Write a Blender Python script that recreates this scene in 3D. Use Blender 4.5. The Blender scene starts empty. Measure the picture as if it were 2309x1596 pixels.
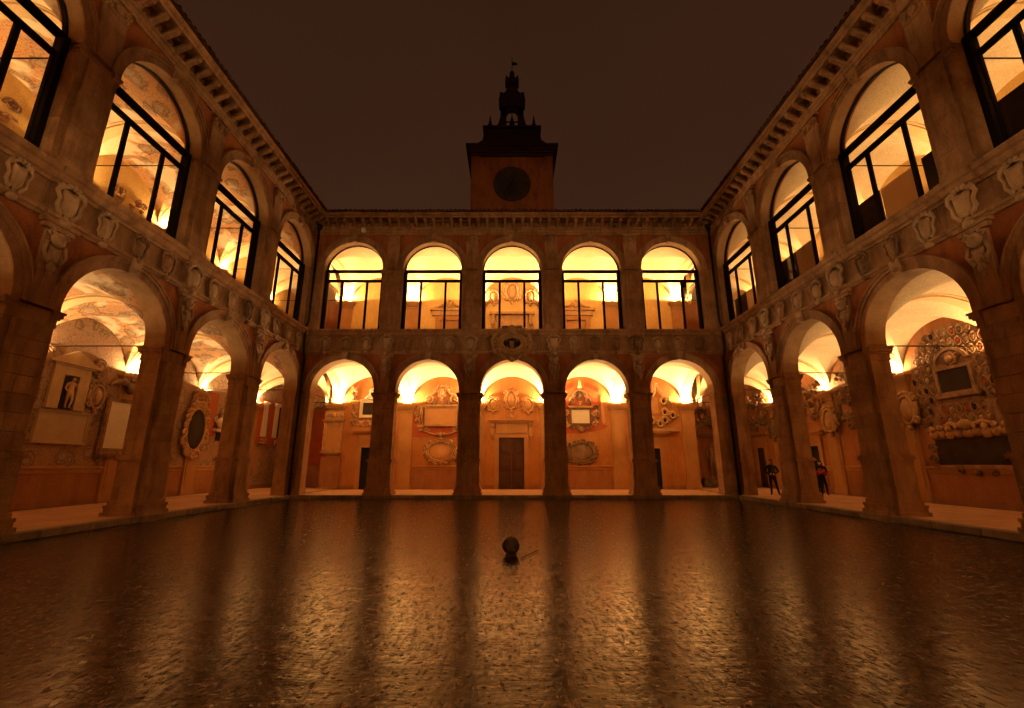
import bpy, bmesh, math, random
import numpy as np
from mathutils import Vector, Matrix

random.seed(7)
PI = math.pi
R = math.radians
scene = bpy.context.scene
COL = scene.collection

# ------------------------------------------------------------------ camera
cam_data = bpy.data.cameras.new('camera')
cam = bpy.data.objects.new('camera', cam_data)
COL.objects.link(cam)
cam.location = (0.0, 0.0, 1.7)
cam.rotation_euler = (R(90 + 13.96), 0, 0)
cam_data.sensor_width = 36.0
cam_data.sensor_fit = 'HORIZONTAL'
cam_data.lens = 36.0 * 1000.0 / 2308.0
cam_data.clip_start = 0.05
cam_data.clip_end = 500
scene.camera = cam

# ------------------------------------------------------------------ night sky
world = bpy.data.worlds.new('World')
scene.world = world
world.use_nodes = True
wn = world.node_tree
wn.nodes.clear()
w_out = wn.nodes.new('ShaderNodeOutputWorld')
w_bg = wn.nodes.new('ShaderNodeBackground')
w_tc = wn.nodes.new('ShaderNodeTexCoord')
w_sep = wn.nodes.new('ShaderNodeSeparateXYZ')
w_ramp = wn.nodes.new('ShaderNodeValToRGB')
w_ramp.color_ramp.elements[0].position = 0.0
w_ramp.color_ramp.elements[0].color = (0.056, 0.0225, 0.0105, 1)
w_ramp.color_ramp.elements[1].position = 1.0
w_ramp.color_ramp.elements[1].color = (0.028, 0.0098, 0.0045, 1)
wn.links.new(w_tc.outputs['Generated'], w_sep.inputs[0])
wn.links.new(w_sep.outputs['Z'], w_ramp.inputs['Fac'])
w_nz = wn.nodes.new('ShaderNodeTexNoise')
w_nz.inputs['Scale'].default_value = 2.2
w_nz.inputs['Detail'].default_value = 5
wn.links.new(w_tc.outputs['Generated'], w_nz.inputs['Vector'])
w_mr = wn.nodes.new('ShaderNodeMapRange')
w_mr.inputs['To Min'].default_value = 0.82
w_mr.inputs['To Max'].default_value = 1.18
wn.links.new(w_nz.outputs['Fac'], w_mr.inputs['Value'])
w_hs = wn.nodes.new('ShaderNodeHueSaturation')
wn.links.new(w_mr.outputs[0], w_hs.inputs['Value'])
wn.links.new(w_ramp.outputs['Color'], w_hs.inputs['Color'])
wn.links.new(w_hs.outputs['Color'], w_bg.inputs['Color'])
w_bg.inputs['Strength'].default_value = 1.0
wn.links.new(w_bg.outputs[0], w_out.inputs['Surface'])

# ------------------------------------------------------------------ exposure
vs = scene.view_settings
vs.view_transform = 'Standard'
vs.look = 'None'
vs.exposure = 0.0
vs.gamma = 1.0
vs.use_curve_mapping = False
scene.cycles.use_denoising = True
scene.cycles.max_bounces = 8
scene.cycles.diffuse_bounces = 5
scene.cycles.glossy_bounces = 4
scene.cycles.transparent_max_bounces = 12
scene.cycles.sample_clamp_indirect = 6.0
scene.cycles.caustics_reflective = False
scene.cycles.caustics_refractive = False

LAMP_COL = (1.0, 0.575, 0.22)
LAMP_LOW = 1100.0       # ground storey uplights, watts
LAMP_UP = 1300.0        # upper storey uplights, watts


# ================================================================== materials
def new_mat(name):
    m = bpy.data.materials.new(name)
    m.use_nodes = True
    nt = m.node_tree
    return m, nt, nt.nodes['Principled BSDF']


def noise(nt, vec, scale, detail=5.0, rough=0.55, dist=0.0):
    n = nt.nodes.new('ShaderNodeTexNoise')
    n.inputs['Scale'].default_value = scale
    n.inputs['Detail'].default_value = detail
    n.inputs['Roughness'].default_value = rough
    n.inputs['Distortion'].default_value = dist
    if vec is not None:
        nt.links.new(vec, n.inputs['Vector'])
    return n


def ramp(nt, fac, stops):
    r = nt.nodes.new('ShaderNodeValToRGB')
    el = r.color_ramp.elements
    while len(el) < len(stops):
        el.new(0.5)
    for e, (p, c) in zip(el, stops):
        e.position = p
        e.color = (c[0], c[1], c[2], 1)
    nt.links.new(fac, r.inputs['Fac'])
    return r


def mixc(nt, fac, a, b, mode='MIX'):
    x = nt.nodes.new('ShaderNodeMix')
    x.data_type = 'RGBA'
    x.blend_type = mode
    for sock, v in ((x.inputs[0], fac), (x.inputs[6], a), (x.inputs[7], b)):
        if hasattr(v, 'is_linked'):
            nt.links.new(v, sock)
        elif isinstance(v, (int, float)):
            sock.default_value = v
        else:
            sock.default_value = (v[0], v[1], v[2], 1)
    return x.outputs[2]


def worldpos(nt, stretch=(1, 1, 1)):
    g = nt.nodes.new('ShaderNodeNewGeometry')
    mp = nt.nodes.new('ShaderNodeMapping')
    mp.inputs['Scale'].default_value = stretch
    nt.links.new(g.outputs['Position'], mp.inputs['Vector'])
    return mp.outputs[0]


def surf(name, c1, c2, scale=2.0, rough=0.8, bump=0.25, bscale=14.0, stain=None, stain_amt=0.6, vary=0.12, spec=0.3):
    """plaster / stone: two tones by world-space noise, streaky stains, small relief, each object a shade apart"""
    m, nt, bs = new_mat(name)
    p = worldpos(nt)
    n = noise(nt, p, scale, 6, 0.6, 0.3)
    r = ramp(nt, n.outputs['Fac'], [(0.32, c1), (0.68, c2)])
    col = r.outputs['Color']
    nf = noise(nt, p, scale * 22 + 8, 4, 0.7)
    rf = ramp(nt, nf.outputs['Fac'], [(0.3, (0.72, 0.72, 0.72)), (0.7, (1.16, 1.16, 1.16))])
    col = mixc(nt, 1.0, col, rf.outputs['Color'], 'MULTIPLY')
    if stain:
        ps = worldpos(nt, (1.6, 1.6, 0.35))
        ns = noise(nt, ps, 1.7, 7, 0.65, 0.5)
        rs = ramp(nt, ns.outputs['Fac'], [(0.46, (0, 0, 0)), (0.66, (1, 1, 1))])
        mu = nt.nodes.new('ShaderNodeMath')
        mu.operation = 'MULTIPLY'
        nt.links.new(rs.outputs['Color'], mu.inputs[0])
        mu.inputs[1].default_value = stain_amt
        col = mixc(nt, mu.outputs[0], col, stain)
    if vary:
        oi = nt.nodes.new('ShaderNodeObjectInfo')
        mr = nt.nodes.new('ShaderNodeMapRange')
        mr.inputs['To Min'].default_value = 1 - vary
        mr.inputs['To Max'].default_value = 1 + vary
        nt.links.new(oi.outputs['Random'], mr.inputs['Value'])
        hs = nt.nodes.new('ShaderNodeHueSaturation')
        nt.links.new(mr.outputs[0], hs.inputs['Value'])
        nt.links.new(col, hs.inputs['Color'])
        col = hs.outputs['Color']
    nt.links.new(col, bs.inputs['Base Color'])
    bs.inputs['Roughness'].default_value = rough
    bs.inputs['Specular IOR Level'].default_value = spec
    if bump:
        nb = noise(nt, p, bscale, 8, 0.65)
        b = nt.nodes.new('ShaderNodeBump')
        b.inputs['Strength'].default_value = bump
        b.inputs['Distance'].default_value = 0.04
        nt.links.new(nb.outputs['Fac'], b.inputs['Height'])
        nt.links.new(b.outputs[0], bs.inputs['Normal'])
    return m


def plain(name, c, rough=0.5, metal=0.0, spec=0.4):
    m, nt, bs = new_mat(name)
    p = worldpos(nt)
    n = noise(nt, p, 9, 5)
    r = ramp(nt, n.outputs['Fac'], [(0.3, [x * 0.78 for x in c]), (0.7, [min(1, x * 1.15) for x in c])])
    nt.links.new(r.outputs['Color'], bs.inputs['Base Color'])
    bs.inputs['Roughness'].default_value = rough
    bs.inputs['Metallic'].default_value = metal
    bs.inputs['Specular IOR Level'].default_value = spec
    return m


def fresco(name, base, inks, patch_scale=0.55, cover=(0.5, 0.6), detail=5.5):
    """painted plaster: patches of coloured grotesque painting over a plain ground"""
    m, nt, bs = new_mat(name)
    p = worldpos(nt)
    nl = noise(nt, p, detail, 8, 0.72, 2.2)
    stops = [(0.3 + 0.4 * i / (len(inks) - 1), c) for i, c in enumerate(inks)]
    paint = ramp(nt, nl.outputs['Fac'], stops).outputs['Color']
    vo = nt.nodes.new('ShaderNodeTexVoronoi')
    vo.inputs['Scale'].default_value = 1.5
    nd = noise(nt, p, 3.5, 4, 0.6)
    va = nt.nodes.new('ShaderNodeVectorMath')
    va.operation = 'MULTIPLY_ADD'
    va.inputs[1].default_value = (0.35, 0.35, 0.35)
    nt.links.new(nd.outputs['Color'], va.inputs[0])
    nt.links.new(p, va.inputs[2])
    nt.links.new(va.outputs[0], vo.inputs['Vector'])
    ringr = ramp(nt, vo.outputs['Distance'], [(0.0, (0.3, 0.22, 0.15)), (0.22, (0.34, 0.26, 0.17)), (0.27, (0.06, 0.04, 0.03)), (0.31, (0.36, 0.24, 0.12)), (0.40, (0.08, 0.05, 0.035)), (0.43, (0.2, 0.1, 0.05))])
    rfac = ramp(nt, vo.outputs['Distance'], [(0.42, (0.75, 0.75, 0.75)), (0.47, (0, 0, 0))])
    paint = mixc(nt, rfac.outputs['Color'], paint, ringr.outputs['Color'])
    npat = noise(nt, p, patch_scale, 4, 0.6, 0.4)
    pf = ramp(nt, npat.outputs['Fac'], [(cover[0], (0, 0, 0)), (cover[1], (1, 1, 1))])
    nw = noise(nt, p, 1.3, 5)
    g = ramp(nt, nw.outputs['Fac'], [(0.3, [x * 0.85 for x in base]), (0.7, base)])
    col = mixc(nt, pf.outputs['Color'], g.outputs['Color'], paint)
    nt.links.new(col, bs.inputs['Base Color'])
    bs.inputs['Roughness'].default_value = 0.85
    return m


STONE = surf('weathered sandstone', (0.31, 0.165, 0.082), (0.50, 0.30, 0.165), 1.4, 0.85, 0.7, 14, (0.14, 0.077, 0.04), 0.65, 0.12)
STONE_L = surf('pale carved stone', (0.38, 0.245, 0.145), (0.55, 0.38, 0.24), 2.2, 0.8, 0.35, 20, (0.16, 0.11, 0.07), 0.5, 0.1)
PLASTER = surf('orange facade plaster', (0.29, 0.092, 0.028), (0.42, 0.15, 0.047), 0.8, 0.9, 0.3, 16, (0.12, 0.05, 0.025), 0.6, 0.06)
WALL_O = surf('ochre portico plaster', (0.38, 0.152, 0.045), (0.49, 0.215, 0.066), 0.7, 0.88, 0.2, 16, (0.32, 0.11, 0.03), 0.55, 0.0)
WALL_R = surf('red brown portico plaster', (0.36, 0.145, 0.055), (0.46, 0.20, 0.075), 0.7, 0.88, 0.2, 16, (0.24, 0.09, 0.045), 0.6, 0.0)
WALL_UP = surf('yellow loggia plaster', (0.66, 0.42, 0.14), (0.74, 0.5, 0.19), 0.7, 0.88, 0.1, 16, (0.5, 0.28, 0.1), 0.4, 0.0)
VAULT = surf('cream vault plaster', (0.64, 0.51, 0.33), (0.72, 0.60, 0.42), 0.6, 0.9, 0.06, 8, (0.58, 0.42, 0.24), 0.35, 0.04)
RIB = surf('ochre rib plaster', (0.56, 0.40, 0.21), (0.64, 0.47, 0.27), 1.0, 0.9, 0.08, 10, None, 0, 0.04)
PIL = surf('buff pilaster plaster', (0.38, 0.185, 0.065), (0.48, 0.25, 0.09), 1.0, 0.85, 0.15, 16, (0.32, 0.16, 0.07), 0.5, 0.06)
SOFFIT = surf('soffit plaster', (0.40, 0.25, 0.13), (0.5, 0.33, 0.185), 1.2, 0.88, 0.2, 14, (0.26, 0.15, 0.07), 0.5, 0.05)
DADO = surf('brick red dado', (0.30, 0.12, 0.05), (0.38, 0.17, 0.07), 1.2, 0.85, 0.2, 16, (0.2, 0.08, 0.035), 0.5, 0.05)
CARVE = surf('carved monument stone', (0.40, 0.215, 0.09), (0.56, 0.345, 0.165), 4.0, 0.75, 0.3, 24, (0.2, 0.12, 0.07), 0.55, 0.1)
CARVE_D = surf('sooty carved stone', (0.13, 0.075, 0.042), (0.31, 0.19, 0.105), 3.0, 0.8, 0.4, 24, (0.07, 0.05, 0.035), 0.6, 0.2)
CARVE_B = surf('brown painted relief', (0.26, 0.13, 0.07), (0.46, 0.28, 0.16), 5.0, 0.8, 0.3, 24, (0.1, 0.055, 0.03), 0.6, 0.25)
CARVE_M = surf('brown stone shield', (0.30, 0.16, 0.08), (0.44, 0.25, 0.135), 5.0, 0.8, 0.3, 24, (0.14, 0.07, 0.04), 0.5, 0.2)
TABLET = surf('buff inscription slab', (0.46, 0.22, 0.075), (0.52, 0.27, 0.10), 3.0, 0.6, 0.15, 30, None, 0, 0.05)
TABLET_G = surf('grey buff slab', (0.40, 0.28, 0.17), (0.48, 0.34, 0.21), 3.0, 0.6, 0.15, 30, None, 0, 0.05)
TABLET_W = surf('white marble slab', (0.66, 0.56, 0.42), (0.74, 0.64, 0.5), 1.4, 0.5, 0.06, 30, None, 0, 0.03)
TABLET_D = surf('dark slate slab', (0.03, 0.02, 0.015), (0.055, 0.036, 0.026), 2.0, 0.8, 0.1, 20, None, 0, 0.05, 0.1)
RED = surf('red painted plaster', (0.36, 0.055, 0.02), (0.46, 0.10, 0.035), 1.3, 0.85, 0.15, 16, (0.3, 0.14, 0.06), 0.5, 0.05)
FRESCO_V = fresco('frescoed vault', (0.74, 0.62, 0.44), [(0.08, 0.035, 0.02), (0.44, 0.13, 0.04), (0.56, 0.32, 0.12), (0.2, 0.17, 0.17), (0.5, 0.15, 0.05)], 0.5, (0.43, 0.49), 4.5)
FRESCO_W = fresco('frescoed wall', (0.40, 0.20, 0.10), [(0.06, 0.035, 0.025), (0.24, 0.11, 0.055), (0.40, 0.25, 0.14), (0.13, 0.1, 0.09), (0.34, 0.13, 0.05)], 0.5, (0.34, 0.44), 6.0)
METAL = plain('dark bronze window metal', (0.010, 0.006, 0.004), 0.75, 0.0, 0.12)
IRON = plain('dark iron', (0.03, 0.02, 0.015), 0.5, 0.6)
WOOD = surf('dark door wood', (0.045, 0.017, 0.01), (0.085, 0.034, 0.018), 3.0, 0.55, 0.2, 20, None, 0, 0.1)
NICHE_P = surf('ochre aedicule stone', (0.44, 0.29, 0.14), (0.54, 0.37, 0.19), 2.0, 0.8, 0.2, 20, (0.3, 0.18, 0.09), 0.4, 0.05)
SHADE_SHEET = plain('painted dark opening', (0.008, 0.006, 0.005), 0.9)  # flat near-black sheet: the shade of an open doorway painted as colour
FLOOR = surf('terracotta paving', (0.50, 0.27, 0.155), (0.64, 0.38, 0.23), 1.5, 0.42, 0.12, 20, (0.36, 0.18, 0.10), 0.4, 0.14, 0.4)
FLOORB = plain('paving joints', (0.13, 0.07, 0.04), 0.9)
KERB = surf('worn kerb stone', (0.16, 0.11, 0.07), (0.28, 0.2, 0.13), 2.0, 0.5, 0.4, 16, (0.06, 0.04, 0.025), 0.6, 0.15, 0.5)
TILE = surf('old roof tile', (0.10, 0.04, 0.022), (0.2, 0.085, 0.045), 3.0, 0.85, 0.4, 16, (0.04, 0.025, 0.016), 0.6, 0.3)
COBBLE = surf('wet river cobble', (0.045, 0.015, 0.007), (0.11, 0.04, 0.019), 6.0, 0.10, 0.02, 45, None, 0, 0.3, 0.6)
GROUND = surf('wet courtyard bed', (0.026, 0.011, 0.006), (0.06, 0.026, 0.014), 3.0, 0.10, 0.018, 22, None, 0, 0.0, 0.5)
BALL = surf('mossy stone ball', (0.03, 0.02, 0.014), (0.06, 0.04, 0.028), 6.0, 0.7, 0.4, 30, None, 0, 0.0)
SKIN = plain('skin', (0.45, 0.25, 0.16), 0.6)
CLOTH_K = plain('black cloth', (0.010, 0.008, 0.009), 0.9)
CLOTH_B = plain('brown black jacket', (0.022, 0.013, 0.011), 0.75)
CLOTH_R = plain('red orange cloth', (0.30, 0.022, 0.010), 0.9)
HAIR = plain('dark hair', (0.012, 0.008, 0.006), 0.6)
WHITE = plain('white panel', (0.75, 0.72, 0.66), 0.5)
BOARD_D = surf('dark brown board', (0.03, 0.015, 0.009), (0.05, 0.026, 0.015), 2, 0.6, 0.05, 10, None, 0, 0.25)
BOARD_P = surf('beige fabric board', (0.46, 0.34, 0.24), (0.52, 0.39, 0.28), 2, 0.8, 0.05, 10, None, 0, 0.1)
_nt = BOARD_P.node_tree          # thin stretched fabric: some of the room's light comes through
_tl = _nt.nodes.new('ShaderNodeBsdfTranslucent')
_tl.inputs['Color'].default_value = (0.62, 0.46, 0.33, 1)
_mx = _nt.nodes.new('ShaderNodeMixShader')
_mx.inputs[0].default_value = 0.6
_ou = [n for n in _nt.nodes if n.type == 'OUTPUT_MATERIAL'][0]
_nt.links.new(_nt.nodes['Principled BSDF'].outputs[0], _mx.inputs[1])
_nt.links.new(_tl.outputs[0], _mx.inputs[2])
_nt.links.new(_mx.outputs[0], _ou.inputs['Surface'])
CLOCK = surf('dark clock face', (0.05, 0.036, 0.024), (0.09, 0.066, 0.045), 3, 0.6, 0.2, 12, None, 0, 0)
LEAD = plain('sooty lead and stone', (0.06, 0.032, 0.02), 0.8)

for _m in (COBBLE, GROUND):
    _nt = _m.node_tree
    _bump = [n for n in _nt.nodes if n.type == 'BUMP'][0]
    _sw = noise(_nt, worldpos(_nt, (0.35, 1.3, 1.0)), 3.2, 3, 0.6)
    _b2 = _nt.nodes.new('ShaderNodeBump')
    _b2.inputs['Strength'].default_value = 1.0
    _b2.inputs['Distance'].default_value = 0.008
    _rp = noise(_nt, worldpos(_nt, (7.0, 15.0, 5.0)), 1.0, 5, 0.6, 0.4)
    _b3 = _nt.nodes.new('ShaderNodeBump')
    _b3.inputs['Strength'].default_value = 1.0
    _b3.inputs['Distance'].default_value = 0.0035
    _nt.links.new(_rp.outputs['Fac'], _b3.inputs['Height'])
    _nt.links.new(_b3.outputs[0], _b2.inputs['Normal'])
    _wet = noise(_nt, worldpos(_nt, (17.0, 4.6, 1.0)), 1.0, 4, 0.62, 0.25)   # patches where the film of water is thinner
    _wr = ramp(_nt, _wet.outputs['Fac'], [(0.36, (0.06, 0.06, 0.06)), (0.66, (0.30, 0.30, 0.30))])
    _nt.links.new(_wr.outputs['Color'], _nt.nodes['Principled BSDF'].inputs['Roughness'])
    _ws = ramp(_nt, _wet.outputs['Fac'], [(0.36, (0.85, 0.85, 0.85)), (0.66, (0.22, 0.22, 0.22))])
    _nt.links.new(_ws.outputs['Color'], _nt.nodes['Principled BSDF'].inputs['Specular IOR Level'])
    _nt.links.new(_sw.outputs['Fac'], _b2.inputs['Height'])
    _nt.links.new(_b2.outputs[0], _bump.inputs['Normal'])

glass, gnt, gbs = new_mat('clear window glass')
gnt.nodes.remove(gbs)
g_out = [n for n in gnt.nodes if n.type == 'OUTPUT_MATERIAL'][0]
g_tr = gnt.nodes.new('ShaderNodeBsdfTransparent')
g_gl = gnt.nodes.new('ShaderNodeBsdfGlossy')
g_gl.inputs['Roughness'].default_value = 0.02
g_lw = gnt.nodes.new('ShaderNodeLayerWeight')
g_lw.inputs['Blend'].default_value = 0.5
g_pw = gnt.nodes.new('ShaderNodeMath')
g_pw.operation = 'POWER'
g_pw.inputs[1].default_value = 5.0
g_fr = gnt.nodes.new('ShaderNodeMath')
g_fr.operation = 'MULTIPLY_ADD'
g_fr.inputs[1].default_value = 0.9
g_fr.inputs[2].default_value = 0.03
gnt.links.new(g_lw.outputs['Facing'], g_pw.inputs[0])
gnt.links.new(g_pw.outputs[0], g_fr.inputs[0])
g_mx = gnt.nodes.new('ShaderNodeMixShader')
g_tr.inputs['Color'].default_value = (0.95, 0.94, 0.9, 1)
gnt.links.new(g_fr.outputs[0], g_mx.inputs[0])
gnt.links.new(g_tr.outputs[0], g_mx.inputs[1])
gnt.links.new(g_gl.outputs[0], g_mx.inputs[2])
gnt.links.new(g_mx.outputs[0], g_out.inputs['Surface'])
GLASS = glass

lens, lnt, lbs = new_mat('glowing lamp lens')
lbs.inputs['Base Color'].default_value = (0.8, 0.7, 0.5, 1)
lbs.inputs['Emission Color'].default_value = (1.0, 0.66, 0.26, 1)
lbs.inputs['Emission Strength'].default_value = 14.0
LENS = lens


# ================================================================== mesh builder
class MB:
    def __init__(self):
        self.v, self.f, self.mi, self.sm = [], [], [], []
        self.mat = 0
        self.smooth = False

    def add(self, verts, faces, smooth=None):
        b = len(self.v)
        self.v.extend(verts)
        s = self.smooth if smooth is None else smooth
        for f in faces:
            self.f.append([i + b for i in f])
            self.mi.append(self.mat)
            self.sm.append(s)

    def box(self, x0, x1, y0, y1, z0, z1):
        self.add([(x0, y0, z0), (x1, y0, z0), (x1, y1, z0), (x0, y1, z0), (x0, y0, z1), (x1, y0, z1), (x1, y1, z1), (x0, y1, z1)],
                 [(0, 3, 2, 1), (4, 5, 6, 7), (0, 1, 5, 4), (1, 2, 6, 5), (2, 3, 7, 6), (3, 0, 4, 7)], False)

    def cbox(self, x0, x1, y0, y1, z0, z1, c=0.01):
        X, Y, Z = (x0, x1), (y0, y1), (z0, z1)
        vs, idx = [], {}
        for i in (0, 1):
            for j in (0, 1):
                for k in (0, 1):
                    sx, sy, sz = (c, -c)[i], (c, -c)[j], (c, -c)[k]
                    idx[i, j, k, 0] = len(vs); vs.append((X[i], Y[j] + sy, Z[k] + sz))
                    idx[i, j, k, 1] = len(vs); vs.append((X[i] + sx, Y[j], Z[k] + sz))
                    idx[i, j, k, 2] = len(vs); vs.append((X[i] + sx, Y[j] + sy, Z[k]))
        q = lambda *k: [idx[t] for t in k]
        fs = []
        for s in (0, 1):
            fs.append(q((s, 0, 0, 0), (s, 1, 0, 0), (s, 1, 1, 0), (s, 0, 1, 0)))
            fs.append(q((0, s, 0, 1), (1, s, 0, 1), (1, s, 1, 1), (0, s, 1, 1)))
            fs.append(q((0, 0, s, 2), (1, 0, s, 2), (1, 1, s, 2), (0, 1, s, 2)))
            for t in (0, 1):
                fs.append(q((s, t, 0, 0), (s, t, 1, 0), (s, t, 1, 1), (s, t, 0, 1)))
                fs.append(q((s, 0, t, 0), (s, 1, t, 0), (s, 1, t, 2), (s, 0, t, 2)))
                fs.append(q((0, s, t, 1), (1, s, t, 1), (1, s, t, 2), (0, s, t, 2)))
                for u in (0, 1):
                    fs.append(q((s, t, u, 0), (s, t, u, 1), (s, t, u, 2)))
        self.add(vs, fs, False)

    def prism(self, pts, y0, y1):
        n = len(pts)
        self.add([(x, y0, z) for x, z in pts] + [(x, y1, z) for x, z in pts],
                 [list(range(n)), list(range(2 * n - 1, n - 1, -1))] + [(i, i + n, (i + 1) % n + n, (i + 1) % n) for i in range(n)], False)

    def sweep(self, prof, x0, x1):
        n = len(prof)
        self.add([(x0, y, z) for y, z in prof] + [(x1, y, z) for y, z in prof],
                 [list(range(n)), list(range(2 * n - 1, n - 1, -1))] + [(i, i + n, (i + 1) % n + n, (i + 1) % n) for i in range(n)], False)

    def vprism(self, pts, z0, z1):
        n = len(pts)
        self.add([(x, y, z0) for x, y in pts] + [(x, y, z1) for x, y in pts],
                 [list(range(n)), list(range(2 * n - 1, n - 1, -1))] + [(i, i + n, (i + 1) % n + n, (i + 1) % n) for i in range(n)], False)

    def arch(self, cx, cz, r0, r1, y0, y1, a0=0.0, a1=PI, n=28, e0=1.0, e1=1.0):
        vs = []
        for i in range(n + 1):
            a = a0 + (a1 - a0) * i / n
            c, s = math.cos(a), math.sin(a)
            vs += [(cx + r0 * c, y0, cz + r0 * s * e0), (cx + r1 * c, y0, cz + r1 * s * e1), (cx + r1 * c, y1, cz + r1 * s * e1), (cx + r0 * c, y1, cz + r0 * s * e0)]
        fs = []
        for i in range(n):
            b = 4 * i
            for k in range(4):
                k2 = (k + 1) % 4
                fs.append((b + k, b + k2, b + 4 + k2, b + 4 + k))
        fs += [(0, 3, 2, 1), (4 * n, 4 * n + 1, 4 * n + 2, 4 * n + 3)]
        self.add(vs, fs, False)

    def wallarch(self, xl, xr, zb, zt, r, cz, y0, y1, n=28):
        for y in (y0, y1):
            vs, fs = [], []
            for i in range(n + 1):
                a = PI * i / n
                x, z = -r * math.cos(a), cz + r * math.sin(a)
                vs += [(x, y, z), (x, y, zt)]
            for i in range(n):
                fs.append((2 * i, 2 * i + 2, 2 * i + 3, 2 * i + 1))
            self.add(vs, fs, False)
        vs, fs = [], []
        for i in range(n + 1):
            a = PI * i / n
            x, z = -r * math.cos(a), cz + r * math.sin(a)
            vs += [(x, y0, z), (x, y1, z)]
        for i in range(n):
            fs.append((2 * i, 2 * i + 1, 2 * i + 3, 2 * i + 2))
        self.add(vs, fs, False)
        self.add([(-r, y0, zt), (r, y0, zt), (r, y1, zt), (-r, y1, zt)], [(0, 1, 2, 3)], False)
        self.box(xl, -r, y0, y1, zb, zt)
        self.box(r, xr, y0, y1, zb, zt)

    def lathe(self, prof, cx=0, cy=0, n=20, smooth=True):
        vs, fs = [], []
        for r_, z in prof:
            for k in range(n):
                a = 2 * PI * k / n
                vs.append((cx + r_ * math.cos(a), cy + r_ * math.sin(a), z))
        for i in range(len(prof) - 1):
            for k in range(n):
                k2 = (k + 1) % n
                fs.append((i * n + k, i * n + k2, i * n + n + k2, i * n + n + k))
        fs.append(list(range(n - 1, -1, -1)))
        fs.append([(len(prof) - 1) * n + k for k in range(n)])
        self.add(vs, fs, smooth)

    def ylathe(self, prof, cx, cz, n=24, ez=1.0, ex=1.0, smooth=True):
        """revolved about the y axis: prof is (radius, y); outline may be elliptic"""
        vs, fs = [], []
        for r_, y in prof:
            for k in range(n):
                a = 2 * PI * k / n
                vs.append((cx + r_ * ex * math.cos(a), y, cz + r_ * ez * math.sin(a)))
        for i in range(len(prof) - 1):
            for k in range(n):
                k2 = (k + 1) % n
                fs.append((i * n + k, i * n + k2, i * n + n + k2, i * n + n + k))
        fs.append(list(range(n - 1, -1, -1)))
        fs.append([(len(prof) - 1) * n + k for k in range(n)])
        self.add(vs, fs, smooth)

    def tube(self, path, rad, n=7, closed=False):
        P = [Vector(p) for p in path]
        m = len(P)
        rr = rad if isinstance(rad, (list, tuple)) else [rad] * m
        vs, fs = [], []
        for i in range(m):
            a = P[(i - 1) % m] if (closed or i > 0) else P[i]
            b = P[(i + 1) % m] if (closed or i < m - 1) else P[i]
            t = (b - a).normalized()
            u = t.cross(Vector((0, 1, 0)))
            if u.length < 0.05:
                u = t.cross(Vector((1, 0, 0)))
            u.normalize()
            w = t.cross(u)
            for k in range(n):
                ang = 2 * PI * k / n
                vs.append(tuple(P[i] + (u * math.cos(ang) + w * math.sin(ang)) * rr[i]))
        for i in range(m if closed else m - 1):
            j = (i + 1) % m
            for k in range(n):
                k2 = (k + 1) % n
                fs.append((i * n + k, i * n + k2, j * n + k2, j * n + k))
        if not closed:
            fs.append(list(range(n)))
            fs.append([(m - 1) * n + k for k in range(n - 1, -1, -1)])
        self.add(vs, fs, True)

    def ell(self, c, r, n=10, m=7):
        vs, fs = [], []
        for i in range(m + 1):
            t = PI * i / m
            for k in range(n):
                a = 2 * PI * k / n
                vs.append((c[0] + r[0] * math.sin(t) * math.cos(a), c[1] + r[1] * math.sin(t) * math.sin(a), c[2] + r[2] * math.cos(t)))
        for i in range(m):
            for k in range(n):
                k2 = (k + 1) % n
                fs.append((i * n + k, i * n + k2, i * n + n + k2, i * n + n + k))
        self.add(vs, fs, True)

    def scroll(self, cx, cz, y, r, turns=1.25, a0=0.0, d=1, th=0.04):
        path, rr = [], []
        k = int(10 * turns) + 2
        for i in range(k + 1):
            t = i / k
            a = a0 + d * 2 * PI * turns * t
            q = r * (1 - 0.78 * t)
            path.append((cx + q * math.cos(a), y, cz + q * math.sin(a)))
            rr.append(th * (1 - 0.45 * t))
        self.tube(path, rr, 6)
        self.ell((cx, y - th * 0.2, cz), (r * 0.24, th, r * 0.24), 8, 5)

    def heater(self, cx, cz, w, h, y, d):
        pts = []
        for i in range(7):
            t = -1 + i / 3.0
            pts.append((cx + t * w / 2, cz + h * 0.5 - 0.06 * h * (1 - abs(t)) * (1 if i % 2 else 0.2)))
        for i in range(1, 8):
            a = PI * i / 8
            pts.append((cx + math.cos(a) * w / 2 * (1.0 if i in (1, 7) else 0.98), cz + h * 0.14 - h * 0.64 * math.sin(a) ** 0.75))
        n = len(pts)
        vs = [(x, y, z) for x, z in pts] + [(x, y - d * 0.45, z) for x, z in pts] + [(cx + (x - cx) * 0.6, y - d, cz + (z - cz) * 0.6) for x, z in pts] + [(cx, y - d * 1.1, cz)]
        fs = []
        for i in range(n):
            j = (i + 1) % n
            fs += [(i, j, j + n, i + n), (i + n, j + n, j + 2 * n, i + 2 * n), (i + 2 * n, j + 2 * n, 3 * n)]
        self.add(vs, fs, False)

    def frame(self, x0, x1, z0, z1, t, y0, y1):
        self.box(x0, x1, y0, y1, z1 - t, z1)
        self.box(x0, x1, y0, y1, z0, z0 + t)
        self.box(x0, x0 + t, y0, y1, z0 + t, z1 - t)
        self.box(x1 - t, x1, y0, y1, z0 + t, z1 - t)

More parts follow.
